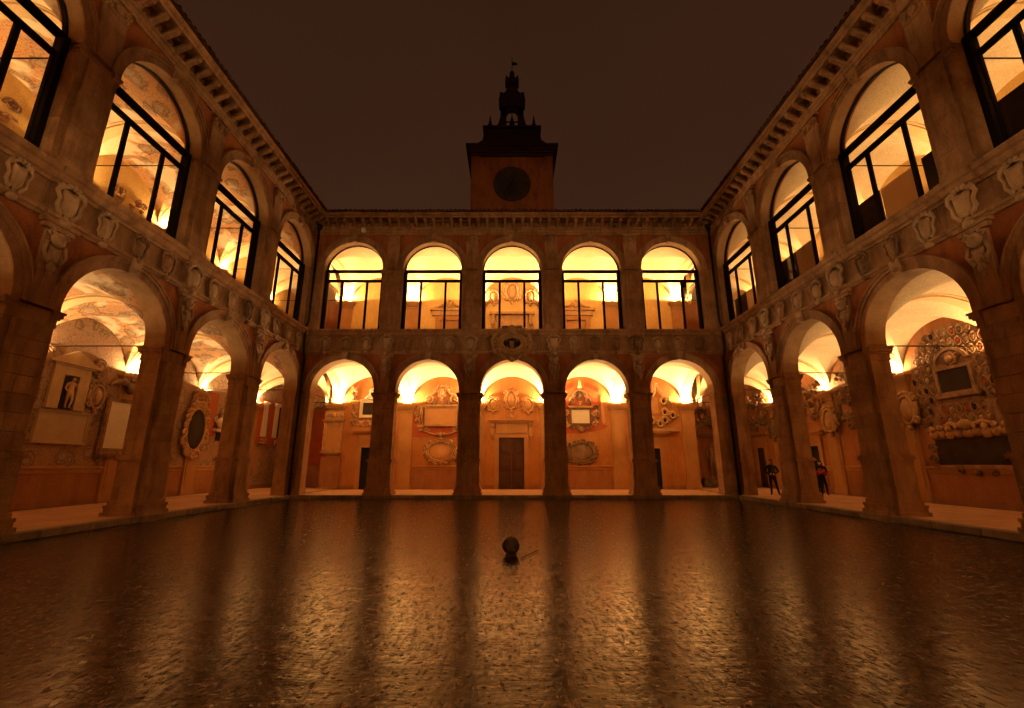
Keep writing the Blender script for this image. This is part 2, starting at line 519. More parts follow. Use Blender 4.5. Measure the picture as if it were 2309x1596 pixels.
    def cartouche(self, cx, cz, w, h, y, d=0.12):
        """oval boss in a scrolled frame with a crown"""
        th = w * 0.075
        self.ylathe([(1.0, y), (0.98, y - d * 0.5), (0.6, y - d * 0.9), (0.05, y - d)], cx, cz, 18, h * 0.34, w * 0.31)
        self.tube([(cx + w * 0.36 * math.cos(a), y - d * 0.5, cz + h * 0.40 * math.sin(a)) for a in [2 * PI * i / 20 for i in range(20)]], th, 6, True)
        for s in (-1, 1):
            self.scroll(cx + s * w * 0.4, cz + h * 0.33, y - d * 0.5, w * 0.15, 1.2, PI / 2, s, th)
            self.scroll(cx + s * w * 0.4, cz - h * 0.28, y - d * 0.5, w * 0.14, 1.2, -PI / 2, -s, th)
            self.tube([(cx + s * w * 0.4, y - d * 0.3, cz + h * 0.2), (cx + s * w * 0.5, y - d * 0.5, cz), (cx + s * w * 0.42, y - d * 0.3, cz - h * 0.2)], th * 0.9, 6)
        for i in range(-2, 3):
            self.ell((cx + i * w * 0.1, y - d * 0.5, cz + h * (0.5 - 0.025 * abs(i))), (w * 0.055, d * 0.5, h * 0.07), 7, 5)
        self.ell((cx, y - d * 0.5, cz - h * 0.5), (w * 0.1, d * 0.6, h * 0.08), 8, 5)

    def mesh(self, name, mats):
        me = bpy.data.meshes.new(name)
        me.from_pydata([tuple(v) for v in self.v], [], self.f)
        for m in (mats if isinstance(mats, (list, tuple)) else [mats]):
            me.materials.append(m)
        me.polygons.foreach_set('material_index', self.mi)
        me.polygons.foreach_set('use_smooth', self.sm)
        bm = bmesh.new()
        bm.from_mesh(me)
        bmesh.ops.recalc_face_normals(bm, faces=bm.faces)
        bm.to_mesh(me)
        bm.free()
        me.update()
        return me


def put(name, mesh, parent=None, loc=(0, 0, 0), rot=(0, 0, 0), scale=None):
    o = bpy.data.objects.new(name, mesh)
    COL.objects.link(o)
    o.parent = parent
    o.location = loc
    o.rotation_euler = rot
    if scale:
        o.scale = scale
    return o


def tag(o, label, cat, group=None):
    o['label'] = label
    o['category'] = cat
    if group:
        o['group'] = group
    return o


def thing(name, label, cat, loc, rotz=0.0, group=None):
    o = bpy.data.objects.new(name, None)
    COL.objects.link(o)
    o.empty_display_size = 0.2
    o.location = loc
    o.rotation_euler = (0, 0, rotz)
    return tag(o, label, cat, group)


def mk(name, mats, fn):
    b = MB()
    fn(b)
    return b.mesh(name, mats)


# ================================================================== dimensions (metres)
PITCH = 4.57
XL, XR, YC = 11.46, 11.68, 23.63          # court half width, plane of the far facade
RO = 1.71                    # arch opening radius
SP1, SP2 = 5.54, 12.59       # arch centres of the two storeys
VS1, VS2 = 5.45, 12.55       # vault springing
ZF1, ZF2 = 0.19, 8.98        # portico floor, loggia floor
D = 5.4                      # facade plane to portico back wall
TH = 0.64                     # facade thickness


# ------------------------------------------------------------------ shared facade meshes
def f_core(b):
    b.box(-0.555, 0.555, 0.012, TH - 0.012, 0.1, 5.4)


def f_block(w2, proud):
    def fn(b):
        b.cbox(-0.575, 0.575, 0.0, TH, 0.0, 0.418, 0.007)
        b.cbox(-0.40, 0.40, -proud, -0.001, 0.0, 0.418, 0.007)
    return fn


def f_block2(b):
    b.cbox(-0.575, 0.575, 0.0, TH, 0.0, 0.418, 0.007)
    b.cbox(-0.40, -0.09, -0.12, -0.001, 0.0, 0.418, 0.007)
    b.cbox(-0.085, 0.40, -0.12, -0.001, 0.0, 0.418, 0.007)


def f_pedestal(b):
    b.box(-0.60, 0.60, -0.03, TH + 0.03, 0.62, 1.78)
    b.box(-0.44, 0.44, -0.16, -0.031, 0.62, 1.78)
    for e, z0, z1 in ((0.0, 1.78, 1.83), (0.055, 1.83, 1.93), (0.02, 1.93, 1.98)):
        b.box(-0.61 - e, 0.61 + e, -0.035 - e, TH + 0.035 + e, z0, z1)
        b.box(-0.45 - e, 0.45 + e, -0.165 - e, -0.036 - e, z0, z1)
    for e, z0, z1 in ((0.12, -0.02, 0.30), (0.07, 0.30, 0.42), (0.09, 0.42, 0.50), (0.03, 0.50, 0.62)):
        b.box(-0.61 - e, 0.61 + e, -0.04 - e, TH + 0.04 + e, z0, z1)
        b.box(-0.45 - e, 0.45 + e, -0.17 - e, -0.041 - e, z0, z1)


def f_capital(b):
    for e, z0, z1 in ((0.02, 5.0, 5.06), (0.0, 5.06, 5.2), (0.05, 5.2, 5.26), (0.10, 5.26, 5.36), (0.135, 5.36, 5.42)):
        b.box(0.41, 0.58 + e, -0.02 - e * 0.5, TH + 0.02 + e * 0.5, z0, z1)


def f_strip(b):     # pilaster strip between the archivolts, and its entablature block
    b.box(-0.25, 0.25, -0.10, -0.002, 5.42, 7.32)
    b.box(-0.36, 0.36, -0.15, -0.002, 7.34, 7.46)
    b.box(-0.42, 0.42, -0.21, -0.002, 7.46, 7.56)


def f_drop(b):      # carved mask and pendant hung on the strip
    y = -0.1
    b.ell((0, y - 0.06, 7.12), (0.17, 0.12, 0.2), 12, 8)
    b.ell((0, y - 0.18, 7.1), (0.035, 0.05, 0.06), 8, 5)
    for s in (-1, 1):
        b.scroll(s * 0.2, 7.26, y - 0.05, 0.1, 1.2, PI / 2, s, 0.035)
        b.ell((s * 0.07, y - 0.16, 7.17), (0.03, 0.03, 0.025), 6, 4)
        b.tube([(s * 0.22, y - 0.04, 7.0), (s * 0.27, y - 0.06, 6.75), (s * 0.14, y - 0.05, 6.45)], 0.04, 6)
        b.ell((s * 0.14, y - 0.05, 6.62), (0.07, 0.06, 0.11), 8, 5)
    b.heater(0, 6.68, 0.3, 0.42, y, 0.1)
    b.ell((0, y - 0.04, 6.38), (0.12, 0.08, 0.13), 8, 6)
    b.ell((0, y - 0.03, 6.22), (0.06, 0.05, 0.09), 8, 5)


def f_archivolt(sp, zb, deep):
    def fn(b):
        b.mat = 1
        b.arch(0, sp, RO, RO + 0.055, 0.001, deep)
        b.mat = 0
        b.arch(0, sp, RO, RO + 0.20, -0.05, 0.0)
        b.arch(0, sp, RO + 0.20, RO + 0.31, -0.085, 0.0)
        b.arch(0, sp, RO + 0.31, RO + 0.36, -0.12, 0.0)
        for s in (-1, 1):
            if zb < sp:
                b.box(s * RO, s * (RO + 0.055), 0.001, deep, zb, sp)
                b.box(s * RO, s * (RO + 0.20), -0.05, 0.0, zb, sp)
                b.box(s * (RO + 0.20), s * (RO + 0.31), -0.085, 0.0, zb, sp)
    return fn


def f_keystone(sp):
    def fn(b):
        z0, z1 = sp + RO - 0.02, sp + RO + 0.42
        b.prism([(-0.11, z0), (0.11, z0), (0.17, z1), (-0.17, z1)], -0.17, 0.1)
        b.scroll(0, z0 + 0.12, -0.18, 0.07, 1.1, 0, 1, 0.035)
    return fn


def f_uppier(b):
    b.box(-0.555, 0.555, 0.012, TH - 0.012, ZF2, SP2)


def f_upblock(b):
    b.cbox(-0.575, 0.575, 0.0, TH, 0.0, 0.51, 0.008)
    b.cbox(-0.37, 0.37, -0.09, -0.001, 0.0, 0.51, 0.008)


def f_upbase(b):
    for e, z0, z1 in ((0.06, 8.96, 9.16), (0.03, 9.16, 9.24)):
        b.box(-0.38 - e, 0.38 + e, -0.10 - e, -0.002, z0, z1)


def f_upstrip(b):
    b.box(-0.37, 0.37, -0.09, -0.002, 12.6, 14.2)
    b.box(-0.40, 0.40, -0.12, -0.002, 14.2, 14.27)
    b.box(-0.46, 0.46, -0.2, -0.002, 14.66, 14.76)
    b.ell((0, -0.12, 14.44), (0.13, 0.08, 0.16), 9, 6)
    b.box(-0.3, 0.3, -0.11, -0.002, 14.27, 14.66)
    for s in (-1, 1):
        b.scroll(s * 0.31, 14.52, -0.14, 0.12, 1.3, PI / 2, s, 0.04)
        b.ell((s * 0.28, -0.12, 14.33), (0.08, 0.06, 0.09), 7, 5)


def f_upimpost(b):
    for e, z0, z1 in ((0.02, 12.3, 12.36), (0.0, 12.36, 12.44), (0.05, 12.44, 12.5), (0.08, 12.5, 12.58)):
        b.box(0.38, 0.58 + e, -0.02 - e * 0.6, 0.1, z0, z1)


SILL = [(0.0, 8.5), (-0.06, 8.5), (-0.08, 8.57), (-0.16, 8.6), (-0.2, 8.67), (-0.2, 8.74), (-0.27, 8.78), (-0.3, 8.85), (-0.3, 8.92), (0.0, 8.94)]
STRING = [(0.0, 7.56), (-0.04, 7.56), (-0.07, 7.62), (-0.13, 7.66), (-0.13, 7.72), (0.0, 7.75)]
ARCHIT = [(0.0, 14.76), (-0.05, 14.76), (-0.05, 14.9), (-0.08, 14.91), (-0.08, 15.05), (-0.15, 15.1), (-0.15, 15.16), (0.0, 15.18)]
CORONA = [(0.0, 15.56), (-0.2, 15.56), (-0.24, 15.6), (-0.56, 15.6), (-0.56, 15.72), (-0.63, 15.76), (-0.68, 15.84), (-0.68, 15.88), (0.0, 15.9)]


def f_modillion(b):
    b.sweep([(0.0, 15.2), (-0.1, 15.2), (-0.16, 15.27), (-0.3, 15.34), (-0.46, 15.4), (-0.5, 15.47), (-0.5, 15.555), (0.0, 15.555)], -0.07, 0.07)
    b.box(-0.085, 0.085, -0.52, 0.0, 15.51, 15.557)
    b.scroll(0.0, 15.31, -0.2, 0.05, 1.0, 0, 1, 0.03)


def f_rosette(b):
    b.ylathe([(1, 0.0), (0.95, -0.03), (0.5, -0.06), (0.1, -0.05)], 0, 15.37, 10, 0.1, 0.1)
    b.ell((0, -0.06, 15.37), (0.04, 0.04, 0.04), 6, 4)


def f_tile(b):
    n = 7
    vs, fs = [], []
    for j, (y, z, r) in enumerate(((-0.80, 15.90, 0.105), (-0.2, 16.10, 0.09), (0.5, 16.36, 0.085))):
        for i in range(n):
            a = PI * i / (n - 1)
            vs.append((r * math.cos(a), y, z + r * math.sin(a)))
        for i in range(n):
            a = PI * i / (n - 1)
            vs.append(((r - 0.02) * math.cos(a), y, z + (r - 0.02) * math.sin(a)))
    for j in range(2):
        for i in range(n - 1):
            o = j * 2 * n
            fs.append((o + i, o + i + 1, o + 2 * n + i + 1, o + 2 * n + i))
            fs.append((o + n + i, o + n + i + 1, o + 3 * n + i + 1, o + 3 * n + i))
    for i in range(n - 1):
        fs.append((i, i + 1, n + i + 1, n + i))
    b.add(vs, fs, False)


def f_coat(k):
    rnd = random.Random(k * 13 + 1)

    def fn(b):
        y = -0.06
        w, h = 0.36 + rnd.uniform(-0.02, 0.05), 0.56 + rnd.uniform(-0.04, 0.06)
        if k % 3 == 2:
            b.ylathe([(1, y), (0.97, y - 0.08), (0.5, y - 0.13), (0.05, y - 0.14)], 0, 0.0, 16, h * 0.48, w * 0.55)
        else:
            b.heater(0, 0.0, w, h, y, 0.13)
        for s in (-1, 1):
            b.tube([(s * 0.12, y - 0.06, 0.36), (s * 0.24, y - 0.08, 0.33), (s * 0.30, y - 0.06, 0.18), (s * 0.22, y - 0.07, 0.02), (s * 0.24, y - 0.06, -0.16), (s * 0.13, y - 0.06, -0.33)], [0.04, 0.05, 0.045, 0.04, 0.045, 0.035], 6)
            b.scroll(s * 0.24, 0.32, y - 0.05, 0.085, 1.2, PI / 2, s, 0.03)
            b.scroll(s * 0.17, -0.27, y - 0.05, 0.07, 1.1, -PI / 2, -s, 0.03)
        for i in range(-1, 2):
            b.ell((i * 0.1, y - 0.07, 0.42 - 0.02 * abs(i)), (0.06, 0.06, 0.075), 7, 5)
        b.ell((0, y - 0.05, -0.48), (0.13, 0.09, 0.1), 9, 6)
        b.ell((0, y - 0.03, -0.36), (0.06, 0.05, 0.08), 7, 5)
    return fn


def f_winframe(b):
    y0, y1 = 0.30, 0.55
    xi = 1.55
    for s in (-1, 1):
        b.box(s * xi, s * RO, y0, y1, 8.97, 12.60)
        b.box(s * xi, s * (xi - 0.025), 0.42, 0.50, 9.1, 11.97)
        b.box(s * 0.65, s * 0.775, 0.42, 0.50, 9.06, 11.97)
    b.box(-RO - 0.02, RO + 0.02, 0.30, 0.56, 12.60, 12.70)
    b.box(-xi, xi, 0.39, 0.53, 12.0, 12.13)
    b.box(-xi, xi, 0.36, 0.54, 8.97, 9.08)
    b.arch(0, 12.70, RO - 0.075, RO + 0.01, 0.40, 0.52, 0.0, PI, 28, 0.965, 0.985)


def rect_pane(x0, x1, z0, z1):
    return lambda b: b.box(x0, x1, 0.455, 0.463, z0, z1)


def f_lunette(b):
    r = RO - 0.05
    b.prism([(r * math.cos(PI * i / 24), 12.69 + r * 0.965 * math.sin(PI * i / 24)) for i in range(25)], 0.455, 0.463)


def vault_mesh(name, a, b_, spring, ha, hb, mat, n=26):
    """groin vault over a rectangle 2a x 2b_: the higher of two crossing barrels"""
    m = MB()
    vs, fs = [], []
    for i in range(n + 1):
        u = a * math.sin(PI * (i / n - 0.5))
        for j in range(n + 1):
            v = b_ * math.sin(PI * (j / n - 0.5))
            za = ha * math.sqrt(max(0, 1 - (u / a) ** 2))
            zb = hb * math.sqrt(max(0, 1 - (v / b_) ** 2))
            vs.append((u, v, spring + max(za, zb)))
    for i in range(n):
        for j in range(n):
            k = i * (n + 1) + j
            if (i < n / 2) == (j < n / 2):
                fs += [(k, k + 1, k + n + 2), (k, k + n + 2, k + n + 1)]
            else:
                fs += [(k, k + 1, k + n + 1), (k + 1, k + n + 2, k + n + 1)]
    m.add(vs, fs, True)
    me = m.mesh(name, mat)
    me.set_sharp_from_angle(angle=R(22))
    return me


def rib_mesh(name, hw, y0, y1, spring, h, top):
    m = MB()
    b_ = (y1 - y0) / 2
    cy = (y0 + y1) / 2
    n = 26
    for lay, (w, dz) in enumerate(((hw, 0.0), (hw * 0.66, 0.06))):
        vs, fs = [], []
        for j in range(n + 1):
            t = PI * j / n
            y, z = cy - b_ * math.cos(t), spring + h * math.sin(t) - dz - 0.03
            zt = top if lay == 0 else z + 0.055
            vs += [(-w, y, z), (w, y, z), (w, y, zt), (-w, y, zt)]
        for j in range(n):
            q = 4 * j
            for k in range(4):
                k2 = (k + 1) % 4
                fs.append((q + k, q + k2, q + 4 + k2, q + 4 + k))
        m.add(vs, fs, False)
    return m.mesh(name, RIB)


def f_wallpil(z0, zs):
    def fn(b):
        y = D
        b.box(-0.42, 0.42, y - 0.10, y - 0.001, z0 + 0.28, zs - 0.4)
        b.box(-0.30, 0.30, y - 0.13, y - 0.101, z0 + 0.55, zs - 0.5)
        b.box(-0.47, 0.47, y - 0.16, y - 0.001, z0, z0 + 0.22)
        b.box(-0.45, 0.45, y - 0.13, y - 0.001, z0 + 0.22, z0 + 0.28)
        for e, q0, q1 in ((0.03, 0.46, 0.40), (0.0, 0.40, 0.29), (0.06, 0.29, 0.2), (0.13, 0.2, 0.09), (0.19, 0.09, 0.0)):
            b.box(-0.44 - e, 0.44 + e, y - 0.12 - e, y - 0.001, zs - q0, zs - q1)
    return fn


M = {}
M['core'] = mk('pier_core', STONE, f_core)
M['block'] = mk('stone_block', STONE, f_block(0, 0.12))
M['block2'] = mk('stone_block_split', STONE, f_block2)
M['pedestal'] = mk('pedestal', STONE, f_pedestal)
M['capital'] = mk('capital', STONE, f_capital)
M['strip'] = mk('pilaster_strip', STONE, f_strip)
M['drop'] = mk('carved_mask', STONE_L, f_drop)
M['archivolt'] = mk('archivolt', (STONE, SOFFIT), f_archivolt(SP1, 5.42, TH))
M['archivolt2'] = mk('archivolt_upper', (STONE, SOFFIT), f_archivolt(SP2, 12.58, 0.4))
M['key'] = mk('keystone', STONE_L, f_keystone(SP1))
M['key2'] = mk('keystone_upper', STONE, f_keystone(SP2))
M['uppier'] = mk('upper_pier', STONE, f_uppier)
M['upblock'] = mk('upper_stone_block', STONE, f_upblock)
M['upbase'] = mk('pilaster_base', STONE, f_upbase)
M['upstrip'] = mk('pilaster_head', STONE, f_upstrip)
M['upimpost'] = mk('impost', STONE, f_upimpost)
M['upimpost2'] = mk('impost', STONE, lambda b: [b.box(-0.58 - e, -0.38, -0.02 - e * 0.6, 0.1, z0, z1) for e, z0, z1 in ((0.02, 12.3, 12.36), (0.0, 12.36, 12.44), (0.05, 12.44, 12.5), (0.08, 12.5, 12.58))])
M['modillion'] = mk('modillion', STONE, f_modillion)
M['rosette'] = mk('rosette', STONE, f_rosette)
M['tile'] = mk('roof_tile', TILE, f_tile)
COATS = [mk('coat_of_arms', m_, f_coat(k)) for k, m_ in enumerate((STONE_L, CARVE_D, STONE_L, CARVE_B, STONE_L))]
M['winframe'] = mk('window_frame', METAL, f_winframe)
PANES = [mk('pane', GLASS, f_lunette), mk('pane', GLASS, rect_pane(-1.56, 1.56, 12.13, 12.61)), mk('pane', GLASS, rect_pane(-1.53, -0.765, 9.07, 11.99)),
         mk('pane', GLASS, rect_pane(-0.66, 0.66, 9.07, 11.99)), mk('pane', GLASS, rect_pane(0.765, 1.53, 9.07, 11.99))]
M['vault1'] = vault_mesh('vault', 2.0, 2.4, VS1, 1.92, 1.98, VAULT)
M['vault2'] = vault_mesh('vault_upper', 2.0, 2.4, VS2, 1.92, 1.98, VAULT)
M['vault1f'] = vault_mesh('vault_painted', 2.0, 2.4, VS1, 1.92, 1.98, FRESCO_V)
M['vault2f'] = vault_mesh('vault_painted_upper', 2.0, 2.4, VS2, 1.92, 1.98, FRESCO_V)
M['vaultc1'] = vault_mesh('vault_corner', 2.88, 2.5, VS1, 1.98, 1.98, VAULT)
M['vaultc2'] = vault_mesh('vault_corner_upper', 2.88, 2.5, VS2, 1.98, 1.98, VAULT)
M['rib1'] = rib_mesh('rib', 0.285, TH, D, VS1, 1.98, 7.7)
M['rib2'] = rib_mesh('rib_upper', 0.285, TH, D, VS2, 1.98, 14.8)
M['wallpil1'] = mk('wall_pilaster', PIL, f_wallpil(ZF1, VS1))
M['wallpil2'] = mk('wall_pilaster_upper', PIL, f_wallpil(ZF2, VS2))
M['rod1'] = mk('tie_rod', IRON, lambda b: b.tube([(0, TH - 0.1, 5.62), (0, D - 0.02, 5.62)], 0.022, 6))
M['rod2'] = mk('tie_rod', IRON, lambda b: b.tube([(0, TH - 0.1, 12.72), (0, D - 0.02, 12.72)], 0.022, 6))


def f_lamp(b):
    b.cbox(-0.13, 0.13, -0.09, 0.12, 0.0, 0.06, 0.01)
    b.box(-0.02, 0.02, -0.02, 0.02, 0.06, 0.1)
    b.prism([(-0.15, 0.1), (0.15, 0.1), (0.17, 0.22), (-0.17, 0.22)], -0.1, 0.1)


M['lamp'] = mk('uplight', RIB, f_lamp)
M['lens'] = mk('lens', LENS, lambda b: b.box(-0.13, 0.13, -0.07, 0.07, 0.222, 0.23))
M['slab'] = mk('paving_slab', FLOOR, lambda b: b.cbox(0.004, 0.996, 0.004, 0.496, -0.05, 0.0, 0.006))
M['kerbstone'] = mk('kerb_stone', KERB, lambda b: b.cbox(0.005, 1.295, -0.30, 0.0, 0.0, 0.198, 0.02))


def lamp(parent, u, y, z, power, tilt=(0, 0, 0)):
    o = put('uplight', M['lamp'], parent, (u, y, z), scale=(0.62, 0.62, 0.55))
    put('lens', M['lens'], o)
    ld = bpy.data.lights.new('uplight_beam', 'SPOT')
    ld.energy = power
    ld.color = LAMP_COL
    ld.spot_size = R(179)
    ld.spot_blend = 0.12
    ld.shadow_soft_size = 0.07
    lo = bpy.data.objects.new('uplight_beam', ld)
    COL.objects.link(lo)
    lo.parent = o
    lo.location = (0, -0.02, 0.3)
    lo.rotation_euler = (R(180) + tilt[0], tilt[1], 0)
    return o


WASH = 90.0  # base power of the added fill lights behind the piers, watts


def fill_washer(parent, u, y, z, power):
    """unseen fill light added behind a pier, aimed across to even out wall and vault"""
    o = put('floodlight', M['lamp'], parent, (u, y, z), scale=(0.62, 0.62, 0.55))
    put('lens', M['lens'], o)
    ld = bpy.data.lights.new('fill_beam', 'SPOT')
    ld.energy = power
    ld.color = LAMP_COL
    ld.spot_size = R(158)
    ld.spot_blend = 0.5
    ld.shadow_soft_size = 0.08
    lo = bpy.data.objects.new('fill_beam', ld)
    COL.objects.link(lo)
    lo.parent = o
    lo.location = (0, 0.1, 0.42)
    lo.rotation_euler = (R(122), 0, 0)
    return o


# ================================================================== an arcaded wing
def wing(label, loc, rotz, bays, piers, x0, x1, bx0, bx1, walls, vaults, lamp_k, corner=(), tile_on=True, slabs=None, extra_bays=(), sx=1.0):
    """local frame: x along the facade, y into the building, z up.  x0..x1 facade extent, bx0..bx1 back wall extent"""
    W = thing('arcaded_wing', label, 'building', loc, rotz)
    wall1, wall2 = walls
    cuts = sorted(bays)
    for n_, c in enumerate(cuts):
        xl = x0 if n_ == 0 else (c + cuts[n_ - 1]) / 2
        xr = x1 if n_ == len(cuts) - 1 else (c + cuts[n_ + 1]) / 2
        m1 = mk('spandrel_wall', PLASTER, lambda b: b.wallarch((xl - c) / sx, (xr - c) / sx, 5.42, 7.58, RO + 0.05, SP1, 0.0, TH - 0.003))
        m2 = mk('spandrel_wall', PLASTER, lambda b: b.wallarch((xl - c) / sx, (xr - c) / sx, 12.6, 14.78, RO + 0.05, SP2, 0.0, TH - 0.003))
        put('spandrel_wall', m1, W, (c, 0, 0), scale=(sx, 1, 1))
        put('spandrel_wall', m2, W, (c, 0, 0), scale=(sx, 1, 1))
        a1 = put('archivolt', M['archivolt'], W, (c, 0, 0), scale=(sx, 1, 1))
        put('keystone', M['key'], a1)
        a2 = put('archivolt', M['archivolt2'], W, (c, 0, 0), scale=(sx, 1, 1))
        put('keystone', M['key2'], a2)
        wf = put('window', M['winframe'], W, (c, 0, 0), scale=(sx, 1, 1))
        for p in PANES:
            put('pane', p, wf)
        put('vault', M[vaults[0]], W, (c, (TH + D) / 2, 0), scale=(sx, 1, 1))
        put('vault', M[vaults[1]], W, (c, (TH + D) / 2, 0), scale=(sx, 1, 1))
        for j in range(3):
            put('coat_of_arms', COATS[(n_ * 3 + j * 2) % 5], W, (c + (j - 1) * PITCH * sx / 4, 0, 8.09), (0, random.uniform(-0.03, 0.03), 0), (0.92 + random.uniform(-0.08, 0.12), 1.0, 0.94 + random.uniform(-0.06, 0.1)))
    for n_, p in enumerate(piers):
        pr = put('pier', M['core'], W, (p, 0, 0))
        for k in range(7):
            put('stone_block', M['block2' if (k + n_) % 2 else 'block'], pr, (random.uniform(-0.004, 0.004), random.uniform(-0.004, 0.004), 1.985 + k * 0.43))
        put('pedestal', M['pedestal'], pr)
        for q in (0, 1):
            put('capital', M['capital'], pr, (0, TH * q, 0), (0, 0, PI * q))
        st = put('pilaster_strip', M['strip'], W, (p, 0, 0))
        put('carved_mask', M['drop'], st)
        up = put('upper_pier', M['uppier'], W, (p, 0, 0))
        for k in range(6):
            put('stone_block', M['upblock'], up, (random.uniform(-0.003, 0.003), random.uniform(-0.003, 0.003), 9.24 + k * 0.515))
        put('pilaster_base', M['upbase'], up)
        put('pilaster_head', M['upstrip'], up)
        put('impost', M['upimpost'], up)
        put('impost', M['upimpost2'], up)
        put('coat_of_arms', COATS[(n_ * 2) % 5], W, (p, -0.05, 8.11), (0, 0, 0), (1.2, 1.2, 1.12))
        put('sill_block', M['sill'], W, (p, -0.06, 0.003))
        put('string_block', M['string'], W, (p, -0.05, 0.002))
    for xa, xb in corner:
        c_ = (xa + xb) / 2
        h = (xb - xa) / 2
        put('corner_pier', mk('corner_pier', STONE, lambda b: (b.box(xa, xb, 0, TH, 0.505, 1.815), b.box(xa, xb, 0, TH, 1.985, 5.195), b.box(xa - 0.01, xb + 0.01, -0.03, TH + 0.01, 1.82, 1.98),
            b.box(xa - 0.02, xb + 0.02, -0.04, TH + 0.02, -0.02, 0.5), b.box(xa - 0.03, xb + 0.03, -0.05, TH + 0.03, 5.2, 5.42))), W)
        put('upper_corner_pier', mk('upper_corner_pier', STONE, lambda b: b.box(xa, xb, 0, TH, ZF2, 12.6)), W)
    # long courses
    frz = put('frieze', mk('frieze', STONE, lambda b: b.box(x0, x1, -0.02, TH, 7.581, 8.6)), W)
    for nm, prof, m_ in (('sill_cornice', SILL, STONE), ('string_course', STRING, STONE), ('architrave', ARCHIT, STONE), ('crowning_cornice', CORONA, STONE)):
        put(nm, mk(nm, m_, lambda b: b.sweep(prof, x0, x1)), W, (0, -0.021 if nm != 'architrave' and nm != 'crowning_cornice' else 0, 0))
    put('upper_frieze', mk('upper_frieze', STONE, lambda b: (b.box(x0, x1, -0.03, TH, 14.781, 15.58))), W)
    n_m = int((x1 - x0) / 0.52)
    for k in range(n_m + 1):
        x = x0 + 0.2 + (x1 - x0 - 0.4) * k / n_m
        put('modillion', M['modillion'], W, (x, -0.031, 0))
        if k < n_m:
            put('rosette', M['rosette'], W, (x + 0.26, -0.031, 0))
    roof = put('roof', mk('roof', TILE, lambda b: (b.sweep([(-0.78, 15.902), (-0.78, 15.93), (6.5, 18.5), (6.5, 18.4), (0.0, 15.95)], x0 - 0.6, x1 + 0.6), b.box(x0 - 0.6, x1 + 0.6, 0.72, 6.4, 14.85, 15.3))), W)
    if tile_on:
        n_t = min(290, int((x1 - x0 + 1.2) / 0.24))
        for k in range(n_t):
            put('roof_tile', M['tile'], roof, (x0 - 0.6 + (x1 - x0 + 1.2) * (k + 0.5) / n_t + random.uniform(-0.015, 0.015), random.uniform(-0.03, 0.02), random.uniform(-0.008, 0.008)))
    # interior
    put('portico_wall', mk('portico_wall', wall1, lambda b: b.box(bx0, bx1, D, D + 0.4, 0.0, 8.6)), W)
    put('loggia_wall', mk('loggia_wall', wall2, lambda b: b.box(bx0, bx1, D + 0.004, D + 0.4, 8.6, 14.9)), W)
    for da, db in DADOS.get(label, ()):
        put('dado_moulding', mk('dado_moulding', PIL, lambda b: b.sweep([(D, 1.34), (D - 0.03, 1.36), (D - 0.05, 1.5), (D - 0.09, 1.54), (D - 0.09, 1.6), (D, 1.62)], da, db)), W)
        put('dado', mk('dado', DADO, lambda b: b.box(da, db, D - 0.012, D, 0.421, 1.339)), W)
    put('plinth', mk('plinth', DADO, lambda b: b.box(bx0, bx1, D - 0.03, D, ZF1, 0.42)), W)
    put('upper_floor', mk('upper_floor', FLOOR, lambda b: b.box(bx0, bx1, TH - 0.005, D, 8.62, ZF2)), W)
    put('portico_floor', mk('portico_floor', FLOORB, lambda b: b.box(bx0 if slabs is None else slabs[0], bx1 if slabs is None else slabs[1], 0.0, D, -0.05, ZF1 - 0.012)), W)
    for p in list(piers) + [e for e, _ in extra_bays] + [c for c in WALL_PIL.get(label, [])]:
        put('rib', M['rib1'], W, (p, 0, 0))
        put('rib', M['rib2'], W, (p, 0, 0))
        put('tie_rod', M['rod1'], W, (p, 0, 0))
        put('tie_rod', M['rod2'], W, (p, 0, 0))
        put('wall_pilaster', M['wallpil1'], W, (p, 0, 0))
        put('wall_pilaster', M['wallpil2'], W, (p, 0, 0))
        kk = lamp_k(p)
        lamp(W, p, D - 0.26, VS1 + 0.001, LAMP_LOW * kk[0])
        lamp(W, p, D - 0.26, VS2 + 0.001, LAMP_UP * kk[1])
    for p in piers:
        kk = lamp_k(p)
        fill_washer(W, p, TH + 0.16, 5.45, WASH * kk[0])
        fill_washer(W, p, TH + 0.16, 12.62, WASH * 2.3 * kk[1])
    if slabs:
        ux0, ux1, va, vb = slabs
        rows = int(D / 0.5)
        for r_ in range(rows):
            off = (r_ % 2) * 0.5
            k = 0
            while va + off + k + 1 <= vb:
                put('paving_slab', M['slab'], W, (va + off + k, r_ * 0.5, ZF1), (random.uniform(-0.003, 0.003), random.uniform(-0.003, 0.003), 0))
                k += 1
        x = va
        while x < vb:
            put('kerb_stone', M['kerbstone'], W, (x, -0.002, random.uniform(-0.006, 0.0)), (0, 0, 0))
            x += 1.3
    return W


M['sill'] = mk('sill_block', STONE, lambda b: b.sweep([(y, z) for y, z in SILL], -0.45, 0.45))
M['string'] = mk('string_block', STONE, lambda b: b.sweep(STRING, -0.42, 0.42))
WALL_PIL = {}

